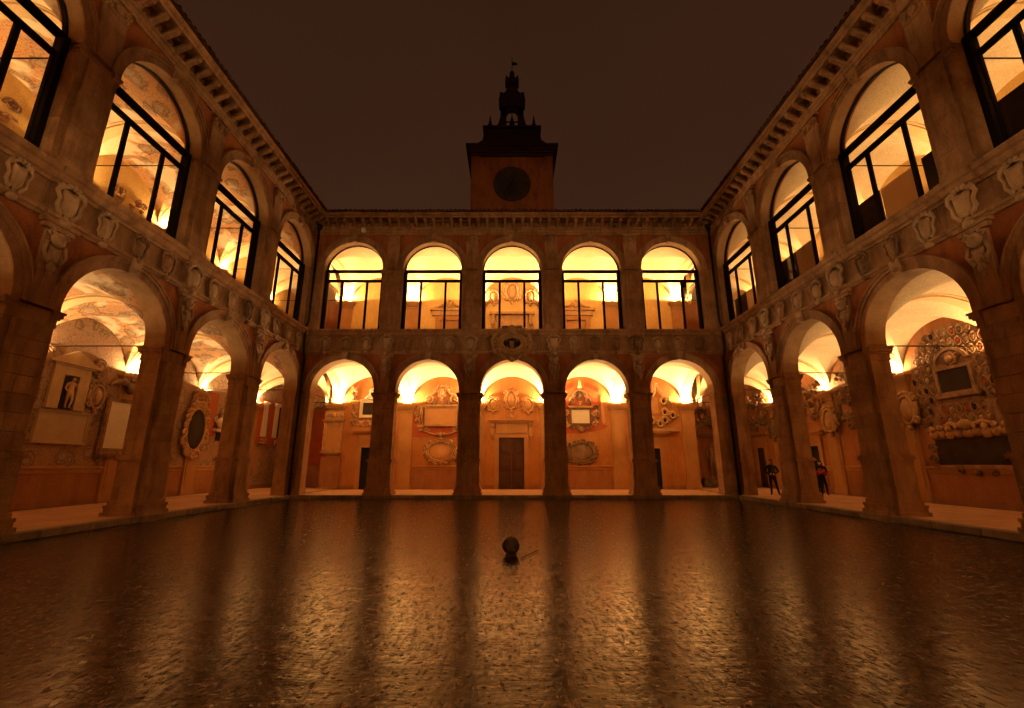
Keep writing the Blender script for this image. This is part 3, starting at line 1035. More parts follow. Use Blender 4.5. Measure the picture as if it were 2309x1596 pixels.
BACK = 'long arcaded wing below the clock tower, lit portico under five glowing arched windows'
LEFT = 'arcaded wing of the court with colourful frescoed vaults, statue niche in its portico'
RIGHT = 'arcaded wing of the court with plain cream vaults, two visitors in its portico'
REAR = 'arcaded wing closing the court behind the viewer, opposite the clock tower'
back_bays = [-2 * PITCH, -PITCH, 0, PITCH, 2 * PITCH]
back_piers = [-1.5 * PITCH, -0.5 * PITCH, 0.5 * PITCH, 1.5 * PITCH]
SPITCH = 4.6
side_bays = [23.85 - SPITCH * (k + 0.5) for k in range(6)]
side_piers = [23.85 - SPITCH * k for k in range(1, 6)]
DADOS = {BACK: ((-6.4, -2.75), (2.75, 6.4)), LEFT: ((0.0, 23.4), (24.3, 28.5)), RIGHT: ((-23.4, 0.0), (-24.8, -24.3), (-28.5, -26.4))}
WALL_PIL[BACK] = [-2.5 * PITCH, 2.5 * PITCH]
WALL_PIL[REAR] = [-2.5 * PITCH, 2.5 * PITCH]

back = wing(BACK, (0, YC, 0), 0, back_bays, back_piers, -XL, XR, -11.85, 11.85, (WALL_O, WALL_UP), ('vault1', 'vault2'),
            lambda p: (2.3, 1.9), corner=((-XL - TH, -10.85), (10.85, XR + TH)), slabs=(-11.4, 11.6, -11.4, 11.6))
WALL_PIL[LEFT] = [23.85, 28.95]
left = wing(LEFT, (-XL, 0, 0.004), R(90), side_bays, side_piers, -3.53, YC, -9.6, 34.0, (FRESCO_W, WALL_UP), ('vault1f', 'vault2f'),
            lambda p: (0.70, 0.54), corner=((23.275, YC), (-3.53, -3.175)), slabs=(-9.6, 34.0, 6.0, 31.0), sx=SPITCH / PITCH)
WALL_PIL[RIGHT] = [-23.85, -28.95]
right = wing(RIGHT, (XR, 0, 0.004), R(-90), [-b for b in side_bays], [-p for p in side_piers], -YC, 3.53, -34.0, 9.6, (WALL_R, WALL_UP), ('vault1', 'vault2'),
             lambda p: (0.66, 0.52), corner=((-YC, -23.275), (3.175, 3.53)), slabs=(-34.0, 9.6, -31.0, -6.0), sx=SPITCH / PITCH)
rear = wing(REAR, (0, -3.53, 0), R(180), back_bays, back_piers, -XR, XL, -16.9, 16.9, (WALL_O, WALL_UP), ('vault1', 'vault2'),
            lambda p: (2.3, 2.2), corner=((-XR - TH, -10.85), (10.85, XL + TH)), tile_on=False)

for W_, s in ((left, 1), (right, -1)):
    for u, q in ((26.4, 0.79), (31.6, 0.83)):
        put('vault', M['vaultc1'], W_, (s * u, 2.98, 0), scale=(q, 1, 1))
        put('vault', M['vaultc2'], W_, (s * u, 2.98, 0), scale=(q, 1, 1))
    put('end_wall', mk('end_wall', WALL_R, lambda b: (b.box(s * 34.0, s * 34.4, -0.2, D + 0.4, 0, 14.9))), W_)
    put('passage_wall', mk('passage_wall', WALL_O, lambda b: (b.box(s * 29.45, s * 34.0, -0.6, -0.3, 0, 14.9))), W_)
    put('lintel_wall', mk('lintel_wall', VAULT, lambda b: (b.box(s * 24.15, s * 29.2, 0.35, 0.5, 7.45, 8.6), b.box(s * 24.15, s * 29.2, 0.35, 0.5, 14.55, 14.9))), W_)
    put('corner_roof', mk('corner_roof', TILE, lambda b: (b.box(s * 23.65, s * 34.5, -0.7, D + 0.4, 14.95, 15.3))), W_)
put('back_roof', mk('back_roof', TILE, lambda b: b.box(-11.8, 11.8, 0.5, 12, 15.31, 15.4)), back)

# ================================================================== clock tower
T = thing('clock_tower', 'brick clock tower with dark round dial and bell gable rising behind the roof', 'tower', (0, 26.45, 15.4))
T.scale = (1.0, 1.0, 1.035)
HW = 2.85


def tw(name, mat, fn):
    return put(name, mk(name, mat, fn), T, (0, 0, -15.4))


body = tw('tower_body', PLASTER, lambda b: b.box(-HW + 0.05, HW - 0.05, 0.05, 5.0, 15.3, 22.15))
put('corner_strip', mk('corner_strip', PLASTER, lambda b: b.box(-0.3, 0.3, -0.04, 0.3, 16.2, 22.1)), T, (-HW + 0.35, 0, -15.4))
put('corner_strip', mk('corner_strip', PLASTER, lambda b: b.box(-0.3, 0.3, -0.04, 0.3, 16.2, 22.1)), T, (HW - 0.35, 0, -15.4))
tw('tower_plinth', STONE, lambda b: b.box(-HW - 0.12, HW + 0.12, -0.15, 5.1, 15.3, 17.9))
tw('tower_cornice', LEAD, lambda b: [b.box(-HW - e, HW + e, -e - 0.05, 5.0 + e, z0, z1) for e, z0, z1 in ((0.04, 22.1, 22.3), (0.14, 22.3, 22.48), (0.24, 22.48, 22.66), (0.32, 22.66, 22.86))])
dial = put('clock_dial', mk('clock_dial', CLOCK, lambda b: b.ylathe([(1.27, 0.04), (1.27, -0.06), (1.16, -0.08), (1.14, -0.05), (0.0, -0.05)], 0, 0, 40)), T, (0, 0, 4.62))
for k in range(12):
    a = 2 * PI * k / 12
    put('hour_mark', mk('hour_mark', LEAD, lambda b: b.box(-0.03, 0.03, -0.075, -0.05, 0.86, 1.06)), dial, (0, 0, 0), (0, a, 0))
put('clock_hand', mk('clock_hand', IRON, lambda b: b.prism([(-0.05, -0.1), (0.05, -0.1), (0.02, 0.62), (-0.02, 0.62)], -0.10, -0.085)), dial, (0, 0, 0), (0, R(215), 0))
put('clock_hand', mk('clock_hand', IRON, lambda b: b.prism([(-0.04, -0.12), (0.04, -0.12), (0.015, 0.9), (-0.015, 0.9)], -0.12, -0.105)), dial, (0, 0, 0), (0, R(20), 0))
tw('tower_roof', LEAD, lambda b: (b.prism([(-3.1, 22.86), (3.1, 22.86), (2.5, 23.15), (2.05, 23.5), (2.0, 23.9), (-2.0, 23.9), (-2.05, 23.5), (-2.5, 23.15)], 0.1, 4.6), b.box(-1.98, 1.98, 0.4, 4.3, 23.9, 24.66), b.box(-2.08, 2.08, 0.3, 4.4, 24.665, 24.82)))
for s in (-1, 1):
    for yy in (0.5, 4.2):
        put('roof_scroll', mk('roof_scroll', LEAD, lambda b: (b.ell((0, 0, 0), (0.42, 0.3, 0.26), 10, 7), b.scroll(s * 0.3, -0.05, -0.1, 0.25, 1.3, PI / 2, s, 0.09))), T, (s * 2.5, yy, 23.2 - 15.4))
        put('obelisk', mk('obelisk', LEAD, lambda b: (b.lathe([(0.24, 0.0), (0.24, 0.12), (0.15, 0.16), (0.2, 0.3), (0.13, 0.42), (0.02, 1.15)], 0, 0, 10))), T, (s * 1.58, yy + 0.2, 24.81 - 15.4))
belf = put('bell_gable', mk('bell_gable', LEAD, lambda b: (
    [b.prism([(q * 0.42, 25.7), (q * 1.55, 25.7), (q * 1.22, 25.95), (q * 1.0, 26.35), (q * 0.88, 26.9), (q * 0.84, 27.7), (q * 0.42, 27.7)], -0.16, 0.16) for q in (-1, 1)],
    b.wallarch(-0.84, 0.84, 27.05, 27.7, 0.42, 27.05, -0.16, 0.16, 16),
    [b.box(-e, e, -0.15 - e * 0.12, 0.15 + e * 0.12, z0, z1) for e, z0, z1 in ((0.9, 27.7, 27.82), (0.98, 27.82, 28.2), (1.0, 28.2, 28.45), (0.9, 28.45, 28.75))],
    b.prism([(-0.85, 28.75), (0.85, 28.75), (0.55, 29.0), (0.34, 29.35), (0.3, 29.65), (-0.3, 29.65), (-0.34, 29.35), (-0.55, 29.0)], -0.2, 0.2),
    [b.box(-e, e, -e * 0.6, e * 0.6, z0, z1) for e, z0, z1 in ((0.42, 29.65, 29.8), (0.52, 29.8, 30.1), (0.46, 30.1, 30.25))],
    b.lathe([(0.25, 30.2), (0.26, 30.45), (0.16, 30.55), (0.2, 30.75), (0.17, 30.95), (0.05, 31.1), (0.03, 31.15)], 0, 0, 12),
    b.box(-1.5, 1.5, -0.7, 0.7, 25.05, 25.699))), T, (0, 1.7, -15.68))
for s in (-1, 1):
    for z, x, r_ in ((28.75, 0.8, 0.17), (30.25, 0.42, 0.1)):
        put('pinnacle', mk('pinnacle', LEAD, lambda b: b.lathe([(r_, 0), (r_, 0.1), (r_ * 0.6, 0.16), (r_ * 0.9, 0.3), (r_ * 0.3, 0.42), (0.01, 0.46)], 0, 0, 9)), belf, (s * x, 0, z))
put('bell', mk('bell', IRON, lambda b: b.lathe([(0.2, 26.3), (0.19, 26.36), (0.14, 26.5), (0.12, 26.75), (0.07, 26.9), (0.04, 27.0), (0.03, 27.4)], 0, 0, 16)), belf)
put('bell_yoke', mk('bell_yoke', IRON, lambda b: (b.box(-0.42, 0.42, -0.05, 0.05, 26.52, 26.58), b.box(-0.42, 0.42, -0.04, 0.04, 26.18, 26.22), b.box(-0.08, 0.08, -0.08, 0.08, 25.75, 26.15))), belf)
put('weather_vane', mk('weather_vane', IRON, lambda b: (b.tube([(0, 0, 31.1), (0, 0, 32.3)], 0.025, 6), b.prism([(0.03, 31.95), (0.32, 31.85), (0.46, 31.75), (0.40, 31.66), (0.2, 31.64), (0.03, 31.6)], -0.012, 0.012))), belf)

# ================================================================== ground
gm = MB()
gm.add([(-40, -30, 0), (40, -30, 0), (40, 60, 0), (-40, 60, 0)], [(0, 1, 2, 3)])
ground = put('courtyard_ground', gm.mesh('courtyard_ground', GROUND))
ground['kind'] = 'structure'


def dome(n, rings, rnd):
    """unit pebble: top vertex, rings of n, ragged outline"""
    out = [(0, 0, 1.0)]
    jit = [rnd.uniform(0.84, 1.12) for _ in range(n)]
    for r_, z in rings:
        for k in range(n):
            a = 2 * PI * k / n
            out.append((r_ * jit[k] * math.cos(a), r_ * jit[k] * math.sin(a), z))
    fs = [(0, 1 + k, 1 + (k + 1) % n) for k in range(n)]
    for q in range(len(rings) - 1):
        o, p = 1 + q * n, 1 + (q + 1) * n
        for k in range(n):
            k2 = (k + 1) % n
            fs += [(o + k, p + k, p + k2), (o + k, p + k2, o + k2)]
    return np.array(out), np.array(fs)


rng = np.random.default_rng(5)
pr_ = random.Random(3)
HI = [dome(9, ((0.5, 0.94), (0.84, 0.66), (1.0, 0.36)), pr_) for _ in range(6)]
LO = [dome(6, ((0.7, 0.8), (1.0, 0.36)), pr_) for _ in range(6)]
spots = []
pitch = 0.058
y = 2.6
row = 0
while y < 23.3:
    half = min(10.85, 1.13 * y + 0.9)
    n = int(2 * half / pitch)
    wob = 0.03 * np.sin(np.arange(n) * 0.13 + row * 0.07)
    xs = (np.arange(n) - n / 2 + rng.uniform(0, 1)) * pitch + rng.uniform(-0.026, 0.026, n)
    ys = y + wob + rng.uniform(-0.045, 0.045, n)
    keep = rng.uniform(0, 1, n) > 0.07
    spots.append(np.stack([xs[keep], ys[keep]], 1))
    y += pitch * 1.5 * (1.0 if y < 11 else 1.35)
    row += 1
spots = np.concatenate(spots)
vis = (np.abs(spots[:, 0]) < 1.10 * spots[:, 1]) & (spots[:, 1] > 3.75)
order = np.where(vis)[0]
order = order[np.argsort(spots[order, 1])][:300]
single = np.zeros(len(spots), bool)
single[order] = True
HIM = []
for vs_, fs_ in HI:
    me = bpy.data.meshes.new('cobblestone')
    me.from_pydata([(p[0], p[1], p[2] * (1 - 0.5 * min(1, p[1] ** 2))) for p in vs_], [], [tuple(int(i) for i in f) for f in fs_])
    me.polygons.foreach_set('use_smooth', [True] * len(fs_))
    me.materials.append(COBBLE)
    HIM.append(me)


def prm(k):
    s = rng.uniform(0.02, 0.036)
    return s, s * rng.uniform(1.1, 2.0), rng.uniform(0.0032, 0.0072), rng.normal(0, 0.22), rng.normal(0, 0.008), rng.normal(0, 0.028)


for k in order:
    a, b_, h_, rz, rx, ry = prm(k)
    put('cobblestone', HIM[int(rng.integers(6))], ground, (float(spots[k, 0]), float(spots[k, 1]), -0.004), (ry, -rx, rz), (a, b_, h_))
V, F, nv = [], [], 0
for k in np.where(~single)[0]:
    a, b_, h_, rz, rx, ry = prm(k)
    near = spots[k, 1] < 6.5
    vs_, fs_ = (HI if near else LO)[int(rng.integers(6))]
    c, s = math.cos(rz), math.sin(rz)
    x_, y_, z_ = vs_[:, 0] * a, vs_[:, 1] * b_, vs_[:, 2] * h_
    X_, Y_ = x_ * c - y_ * s, x_ * s + y_ * c
    V.append(np.stack([X_ + spots[k, 0], Y_ + spots[k, 1], z_ * (1 - 0.5 * np.minimum(1, (Y_ / (1.1 * b_)) ** 2)) + X_ * rx + Y_ * ry - 0.004], 1))
    F.append(fs_ + nv)
    nv += len(vs_)
V = np.concatenate(V).astype(np.float32)
F = np.concatenate(F).astype(np.int32)
me = bpy.data.meshes.new('cobblestone_field')
me.vertices.add(len(V))
me.vertices.foreach_set('co', V.ravel())
me.loops.add(F.size)
me.loops.foreach_set('vertex_index', F.ravel())
me.polygons.add(len(F))
me.polygons.foreach_set('loop_start', np.arange(0, F.size, 3, dtype=np.int32))
me.polygons.foreach_set('loop_total', np.full(len(F), 3, dtype=np.int32))
me.polygons.foreach_set('use_smooth', np.ones(len(F), bool))
me.update(calc_edges=True)
me.materials.append(COBBLE)
cf = put('cobblestone', me, ground)
cf['kind'] = 'stuff'

# ================================================================== things in the court
sb = thing('stone_ball', 'dark stone ball on a low round base in the middle of the court', 'stone ball', (-0.02, 9.24, 0))
put('ball', mk('ball', BALL, lambda b: b.ell((0, 0, 0.17), (0.165, 0.165, 0.16), 28, 18)), sb)
put('base', mk('base', BALL, lambda b: b.lathe([(0.11, -0.02), (0.11, 0.012), (0.08, 0.02), (0.06, 0.03)], 0, 0, 20)), sb)
tag(put('cable', mk('cable', IRON, lambda b: b.tube([(0.16, 8.8, 0.02), (0.27, 9.06, 0.024), (0.4, 9.35, 0.02), (0.52, 9.6, 0.018)], 0.009, 7))),
    'short dark cable lying on the wet cobbles beside the stone ball', 'cable')


def pipe(label, x, s):
    t = thing('drainpipe', label, 'drainpipe', (x, YC - 0.22, 0))
    put('pipe', mk('pipe', IRON, lambda b: (b.tube([(0, 0, 0.1), (0, 0, 7.3), (0, -0.16, 7.55), (0, -0.22, 7.8), (0, -0.25, 9.0), (0, -0.05, 9.3), (0, 0, 9.5), (0, 0, 15.0)], 0.065, 8))), t)
    for z in (1.2, 3.4, 5.4, 7.1, 10.2, 12.4, 14.4):
        put('bracket', mk('bracket', IRON, lambda b: b.lathe([(0.085, z), (0.085, z + 0.07)], 0, 0, 10)), t)
    put('hopper', mk('hopper', IRON, lambda b: b.lathe([(0.07, 14.95), (0.17, 15.15), (0.17, 15.3)], 0, 0, 10)), t)


pipe('dark drainpipe in the corner where the far wing meets the frescoed side wing', -XL + 0.2, 1)
pipe('dark drainpipe in the court corner beside the two standing visitors', XR - 0.2, -1)
cb = thing('floodlight', 'small white floodlight box fixed under the eaves of the far wing', 'floodlight', (-8.62, YC - 0.1, 14.9))
put('housing', mk('housing', WHITE, lambda b: b.cbox(-0.11, 0.11, -0.34, -0.06, -0.12, 0.12, 0.02)), cb)
put('bracket', mk('bracket', IRON, lambda b: b.box(-0.02, 0.02, -0.1, 0.12, -0.02, 0.02)), cb)


# ================================================================== figures
def skin_mesh(name, joints, bones, mats, pick, sub=2, root=0):
    names = list(joints)
    me = bpy.data.meshes.new(name + '_rig')
    me.from_pydata([joints[n][:3] for n in names], [(names.index(a), names.index(b)) for a, b in bones], [])
    o = bpy.data.objects.new(name + '_rig', me)
    COL.objects.link(o)
    o.modifiers.new('skin', 'SKIN').use_smooth_shade = True
    md = o.modifiers.new('sub', 'SUBSURF')
    md.levels = sub
    md.render_levels = sub
    for i, n in enumerate(names):
        sv = me.skin_vertices[0].data[i]
        r_ = joints[n][3]
        sv.radius = r_ if isinstance(r_, tuple) else (r_, r_)
        sv.use_root = (i == root)
    dg = bpy.context.evaluated_depsgraph_get()
    dg.update()
    out = bpy.data.meshes.new_from_object(o.evaluated_get(dg))
    out.name = name
    bpy.data.objects.remove(o)
    out.materials.clear()
    for m in mats:
        out.materials.append(m)
    for p in out.polygons:
        p.material_index = pick(p.center)
        p.use_smooth = True
    return out


def pose(leg_l=(0.11, -0.02, 0.13, 0.02), leg_r=(-0.11, -0.02, -0.13, 0.02), arm_l=((0.26, 0.03, 1.13), (0.10, -0.17, 1.03)), arm_r=((-0.26, 0.03, 1.13), (-0.06, -0.18, 1.05)), head=(0, -0.02), bulk=1.0):
    j = {'pelvis': (0, 0, 0.94, (0.15 * bulk, 0.115)), 'waist': (0, 0, 1.1, (0.145 * bulk, 0.105)), 'chest': (0, 0.005, 1.3, (0.165 * bulk, 0.115)), 'collar': (0, 0.01, 1.44, (0.1, 0.08)),
         'neck': (0, 0.0, 1.51, 0.052), 'jaw': (head[0] * 0.6, head[1] - 0.01, 1.575, (0.062, 0.07)), 'skull': (head[0], head[1], 1.66, (0.075, 0.092)), 'top': (head[0], head[1] + 0.01, 1.725, (0.05, 0.06))}
    for s, q, (kx, ky, ax, ay), (el, wr) in (('l', 1, leg_l, arm_l), ('r', -1, leg_r, arm_r)):
        j['hip' + s] = (q * 0.09, 0, 0.86, 0.095)
        j['knee' + s] = (kx, ky, 0.48, 0.063)
        j['ankle' + s] = (ax, ay, 0.09, 0.045)
        j['toe' + s] = (ax + q * 0.03, ay - 0.15, 0.045, 0.04)
        j['shoulder' + s] = (q * 0.19, 0.01, 1.4, 0.07)
        j['elbow' + s] = el + (0.05,)
        j['wrist' + s] = wr + (0.036,)
    bones = [('pelvis', 'waist'), ('waist', 'chest'), ('chest', 'collar'), ('collar', 'neck'), ('neck', 'jaw'), ('jaw', 'skull'), ('skull', 'top')]
    for s in 'lr':
        bones += [('pelvis', 'hip' + s), ('hip' + s, 'knee' + s), ('knee' + s, 'ankle' + s), ('ankle' + s, 'toe' + s), ('collar', 'shoulder' + s), ('shoulder' + s, 'elbow' + s), ('elbow' + s, 'wrist' + s)]
    return j, bones


def f_hand(s):
    def fn(b):
        b.ell((0, 0, -0.04), (0.038, 0.018, 0.05), 9, 6)
        for k, (x, l) in enumerate(((-0.028, 0.062), (-0.010, 0.075), (0.009, 0.07), (0.026, 0.055))):
            b.tube([(x, 0, -0.075), (x * 1.1, -0.012, -0.075 - l * 0.5), (x * 1.1, -0.035, -0.075 - l * 0.85)], [0.010, 0.009, 0.007], 6)
        b.tube([(s * 0.032, -0.005, -0.03), (s * 0.055, -0.02, -0.06), (s * 0.05, -0.035, -0.085)], [0.012, 0.010, 0.008], 6)
    return fn


HANDS = {s: mk('hand', SKIN, f_hand(s)) for s in (-1, 1)}


def face(parent, hx, hy):
    put('nose', mk('nose', SKIN, lambda b: b.ell((hx, hy - 0.105, 1.635), (0.014, 0.022, 0.024), 7, 5)), parent)
    for s in (-1, 1):
        put('eye', mk('eye', CLOTH_K, lambda b: b.ell((hx + s * 0.031, hy - 0.088, 1.662), (0.012, 0.008, 0.007), 7, 5)), parent)
        put('ear', mk('ear', SKIN, lambda b: b.ell((hx + s * 0.083, hy + 0.005, 1.645), (0.012, 0.02, 0.03), 7, 5)), parent)
    put('mouth', mk('mouth', CLOTH_R, lambda b: b.ell((hx, hy - 0.084, 1.598), (0.024, 0.006, 0.006), 7, 5)), parent)


def pick_m(c):
    if c.z > 1.5 and abs(c.x) < 0.12:
        return 1
    return 0 if c.z > 0.9 else 2


j1, b1 = pose(leg_l=(0.14, -0.03, 0.21, 0.0), leg_r=(-0.1, -0.03, -0.12, 0.03), arm_l=((0.31, 0.06, 1.16), (0.09, -0.17, 1.04)), arm_r=((-0.32, 0.06, 1.16), (-0.07, -0.18, 1.06)), head=(0.02, -0.02), bulk=1.15)
p1m = skin_mesh('person_body', j1, b1, [CLOTH_B, SKIN, CLOTH_K], pick_m)
P1 = thing('person', 'person in a dark jacket and black trousers, hands clasped at the waist, legs apart', 'person', (13.15, 23.25, ZF1), R(-28))
P1.scale = (1.0, 1.0, 1.0)
put('body', p1m, P1)
put('hair', mk('hair', HAIR, lambda b: (b.ell((0.02, 0.005, 1.70), (0.088, 0.1, 0.075), 14, 8), b.ell((0.02, 0.05, 1.64), (0.08, 0.06, 0.09), 12, 8))), P1)
face(P1, 0.02, -0.02)
put('hand', HANDS[1], P1, (0.085, -0.175, 1.04), (R(-60), R(50), 0))
put('hand', HANDS[-1], P1, (-0.065, -0.185, 1.06), (R(-60), R(-50), 0))
put('collar', mk('collar', CLOTH_K, lambda b: b.tube([(0.085 * math.cos(a), 0.005 + 0.075 * math.sin(a), 1.475 + 0.012 * math.sin(a)) for a in [2 * PI * i / 14 for i in range(14)]], 0.022, 6, True)), P1)

j2, b2 = pose(leg_l=(0.15, -0.16, 0.16, 0.02), leg_r=(-0.07, -0.02, -0.06, 0.02), arm_l=((0.27, -0.0, 1.15), (-0.03, -0.19, 1.13)), arm_r=((-0.27, -0.0, 1.15), (0.03, -0.2, 1.16)), head=(0.0, -0.02), bulk=0.95)
p2m = skin_mesh('person_body', j2, b2, [CLOTH_K, SKIN, CLOTH_K], pick_m)
P2 = thing('person', 'person with long dark hair and a face mask, red cloth held in folded arms', 'person', (15.6, 23.2, ZF1), R(-32))
P2.scale = (0.97, 0.97, 0.97)
put('body', p2m, P2)
put('hair', mk('hair', HAIR, lambda b: (b.ell((0, 0.01, 1.70), (0.092, 0.105, 0.08), 14, 8), b.ell((0, 0.06, 1.56), (0.11, 0.06, 0.2), 12, 8), b.ell((-0.085, 0.0, 1.53), (0.03, 0.05, 0.16), 9, 7), b.ell((0.085, 0.0, 1.53), (0.03, 0.05, 0.16), 9, 7))), P2)
face(P2, 0.0, -0.02)
put('face_mask', mk('face_mask', WHITE, lambda b: b.ell((0, -0.075, 1.60), (0.06, 0.045, 0.045), 12, 8)), P2)
put('red_cloth', mk('red_cloth', CLOTH_R, lambda b: (b.ell((0, -0.15, 1.16), (0.25, 0.12, 0.10), 16, 9), b.ell((0.17, -0.14, 1.08), (0.11, 0.09, 0.11), 12, 8), b.ell((-0.13, -0.16, 1.1), (0.12, 0.08, 0.09), 12, 8), b.ell((-0.02, -0.15, 1.27), (0.1, 0.06, 0.1), 10, 7))), P2)
put('hand', HANDS[1], P2, (-0.05, -0.26, 1.16), (R(-70), R(60), 0))
put('hand', HANDS[-1], P2, (0.06, -0.26, 1.19), (R(-70), R(-60), 0))

js, bs_ = pose(leg_l=(0.12, -0.06, 0.13, 0.06), leg_r=(-0.1, -0.0, -0.11, 0.02), arm_l=((0.3, 0.0, 1.16), (0.22, -0.14, 1.4)), arm_r=((-0.28, 0.02, 1.14), (-0.24, -0.12, 0.92)), head=(0.03, -0.03))
STATUE = {m.name: skin_mesh('statue_body', js, bs_, [m], lambda c: 0, 1) for m in (CARVE, CARVE_D)}


# ================================================================== wall monuments
def on_wall(W_, u, z, name, label, cat, y=D, group=None):
    c, s = math.cos(W_.rotation_euler.z), math.sin(W_.rotation_euler.z)
    lx, ly, lz = W_.location
    return thing(name, label, cat, (lx + u * c - y * s, ly + u * s + y * c, z), W_.rotation_euler.z, group)


def part(t, name, mat, fn, loc=(0, 0, 0), rot=(0, 0, 0)):
    return put(name, mk(name, mat, fn), t, loc, rot)


def tablet(t, w, h, mat, fmat, ft=0.07, d=0.06):
    part(t, 'tablet', mat, lambda b: b.box(-w / 2 + ft, w / 2 - ft, -d * 0.5, 0, -h / 2 + ft, h / 2 - ft))
    part(t, 'frame', fmat, lambda b: (b.frame(-w / 2, w / 2, -h / 2, h / 2, ft, -d, 0), b.frame(-w / 2 - 0.03, w / 2 + 0.03, -h / 2 - 0.03, h / 2 + 0.03, 0.028, -d * 1.5, 0)))


def oval_monument(t, rx, rz, mat, fmat, lumps=18, big=0.15):
    part(t, 'tablet', mat, lambda b: b.ylathe([(1, 0), (1, -0.02), (0.8, -0.045), (0, -0.05)], 0, 0, 32, rz * 0.8, rx * 0.8))
    part(t, 'rim', fmat, lambda b: (b.tube([(rx * 0.8 * math.cos(a), -0.05, rz * 0.8 * math.sin(a)) for a in [2 * PI * i / 32 for i in range(32)]], 0.05, 7, True),
                                    b.tube([(rx * 0.9 * math.cos(a), -0.03, rz * 0.9 * math.sin(a)) for a in [2 * PI * i / 32 for i in range(32)]], 0.06, 7, True)))
    for k in range(lumps):
        a = 2 * PI * (k + 0.5) / lumps
        q = big * (0.75 + 0.5 * ((k * 7) % 5) / 4)
        part(t, 'scroll', fmat, lambda b: (b.scroll(0, 0, -0.06, q * 0.62, 1.1, a + PI / 2, 1 if k % 2 else -1, q * 0.26), b.ell((0.3 * q * math.cos(a), -0.07, 0.3 * q * math.sin(a)), (q * 0.35, 0.06, q * 0.35), 8, 5)),
             (rx * 1.0 * math.cos(a), 0, rz * 1.0 * math.sin(a)))


def crest(t, w, h, z, mat, shields=3, name='crest'):
    part(t, name, mat, lambda b: (
        [b.scroll(s * w * 0.36, z + h * 0.26, -0.09, w * 0.13, 1.4, PI / 2, s, 0.05) for s in (-1, 1)],
        [b.scroll(s * w * 0.17, z + h * 0.72, -0.09, w * 0.1, 1.3, 0, s, 0.045) for s in (-1, 1)],
        [b.tube([(s * w * 0.48, -0.07, z), (s * w * 0.42, -0.1, z + h * 0.4), (s * w * 0.22, -0.1, z + h * 0.55), (s * w * 0.1, -0.09, z + h * 0.95)], [0.05, 0.06, 0.05, 0.03], 7) for s in (-1, 1)],
        b.cartouche(0, z + h * 0.6, w * 0.26, h * 0.6, 0, 0.14)))
    for k in range(shields):
        x = (k - (shields - 1) / 2) * w * 0.22
        part(t, 'shield', CARVE_B, lambda b: b.heater(0, 0, w * 0.15, h * 0.3, 0, 0.1), (x, -0.01, z + h * 0.14))
        part(t, 'crown', mat, lambda b: [b.ell((i * 0.05, -0.06, h * 0.19), (0.035, 0.05, 0.05), 6, 4) for i in (-1, 0, 1)], (x, -0.01, z + h * 0.14))


def door(W_, u, w, h, ent, leaf_mat, mat=PIL, console=False, z0=ZF1):
    """doorway as a part of the wing: surround, leaves, cornice"""
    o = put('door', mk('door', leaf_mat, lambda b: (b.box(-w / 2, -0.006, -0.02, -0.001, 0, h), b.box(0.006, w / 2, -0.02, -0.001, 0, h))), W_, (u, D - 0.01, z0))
    if leaf_mat is WOOD:
        for s in (-1, 1):
            for k in range(3):
                put('door_panel', mk('door_panel', WOOD, lambda b: b.cbox(-w * 0.17, w * 0.17, -0.045, -0.0205, k * h / 3 + 0.12, (k + 1) * h / 3 - 0.08, 0.012)), o, (s * w / 4, 0, 0))
    put('door_frame', mk('door_frame', mat, lambda b: (b.box(-w / 2 - 0.28, -w / 2, -0.12, 0, 0, h + 0.28), b.box(w / 2, w / 2 + 0.28, -0.12, 0, 0, h + 0.28), b.box(-w / 2, w / 2, -0.12, 0, h, h + 0.28),
        b.box(-w / 2 - 0.32, w / 2 + 0.32, -0.16, -0.0, h + 0.281, h + 0.34), b.box(-w / 2 - 0.2, w / 2 + 0.2, -0.09, 0, h + 0.341, ent - 0.2))), o)
    put('door_cornice', mk('door_cornice', mat, lambda b: [b.box(-w / 2 - e, w / 2 + e, -q, 0, a, c) for e, q, a, c in ((0.5, 0.18, ent - 0.2, ent - 0.12), (0.58, 0.26, ent - 0.12, ent - 0.04), (0.66, 0.32, ent - 0.04, ent + 0.02))]), o)
    if console:
        for s in (-1, 1):
            put('console', mk('console', mat, lambda b: (b.box(-0.11, 0.11, -0.14, -0.0, ent - 0.95, ent - 0.2), b.scroll(0, ent - 0.36, -0.16, 0.12, 1.3, 0, s, 0.05), b.scroll(0, ent - 1.0, -0.12, 0.1, 1.3, 0, -s, 0.05), b.ell((0, -0.1, ent - 1.15), (0.06, 0.06, 0.09), 8, 5))), o, (s * (w / 2 + 0.42), 0, 0))
    return o


# ---- far wing, ground storey
door(back, -9.1, 1.05, 2.55, 3.62, SHADE_SHEET)
door(back, -0.03, 1.62, 3.17, 4.3, WOOD, console=True)
door(back, 8.9, 1.1, 2.5, 3.5, SHADE_SHEET)
t = on_wall(back, -11.5, 3.42, 'wall_monument', 'tall framed memorial tablet with carved frieze on the corner pilaster beside the first far door', 'monument', D - 0.13)
tablet(t, 1.1, 1.75, TABLET, CARVE, 0.14, 0.09)
part(t, 'cornice', CARVE, lambda b: (b.box(-0.66, 0.66, -0.16, 0, 0.94, 1.02), b.box(-0.72, 0.72, -0.22, 0, 1.02, 1.08), b.box(-0.68, 0.68, -0.16, 0, -1.02, -0.92), b.box(-0.5, 0.5, -0.1, 0, -1.1, -1.02)))
part(t, 'carved_frieze', CARVE, lambda b: (b.box(-0.6, 0.6, -0.05, 0, 1.12, 1.62), [b.scroll(i * 0.26, 1.36, -0.08, 0.12, 1.2, 0, 1 if i % 2 else -1, 0.03) for i in (-2, -1, 1, 2)], b.ell((0, -0.08, 1.37), (0.12, 0.08, 0.14), 9, 6)))
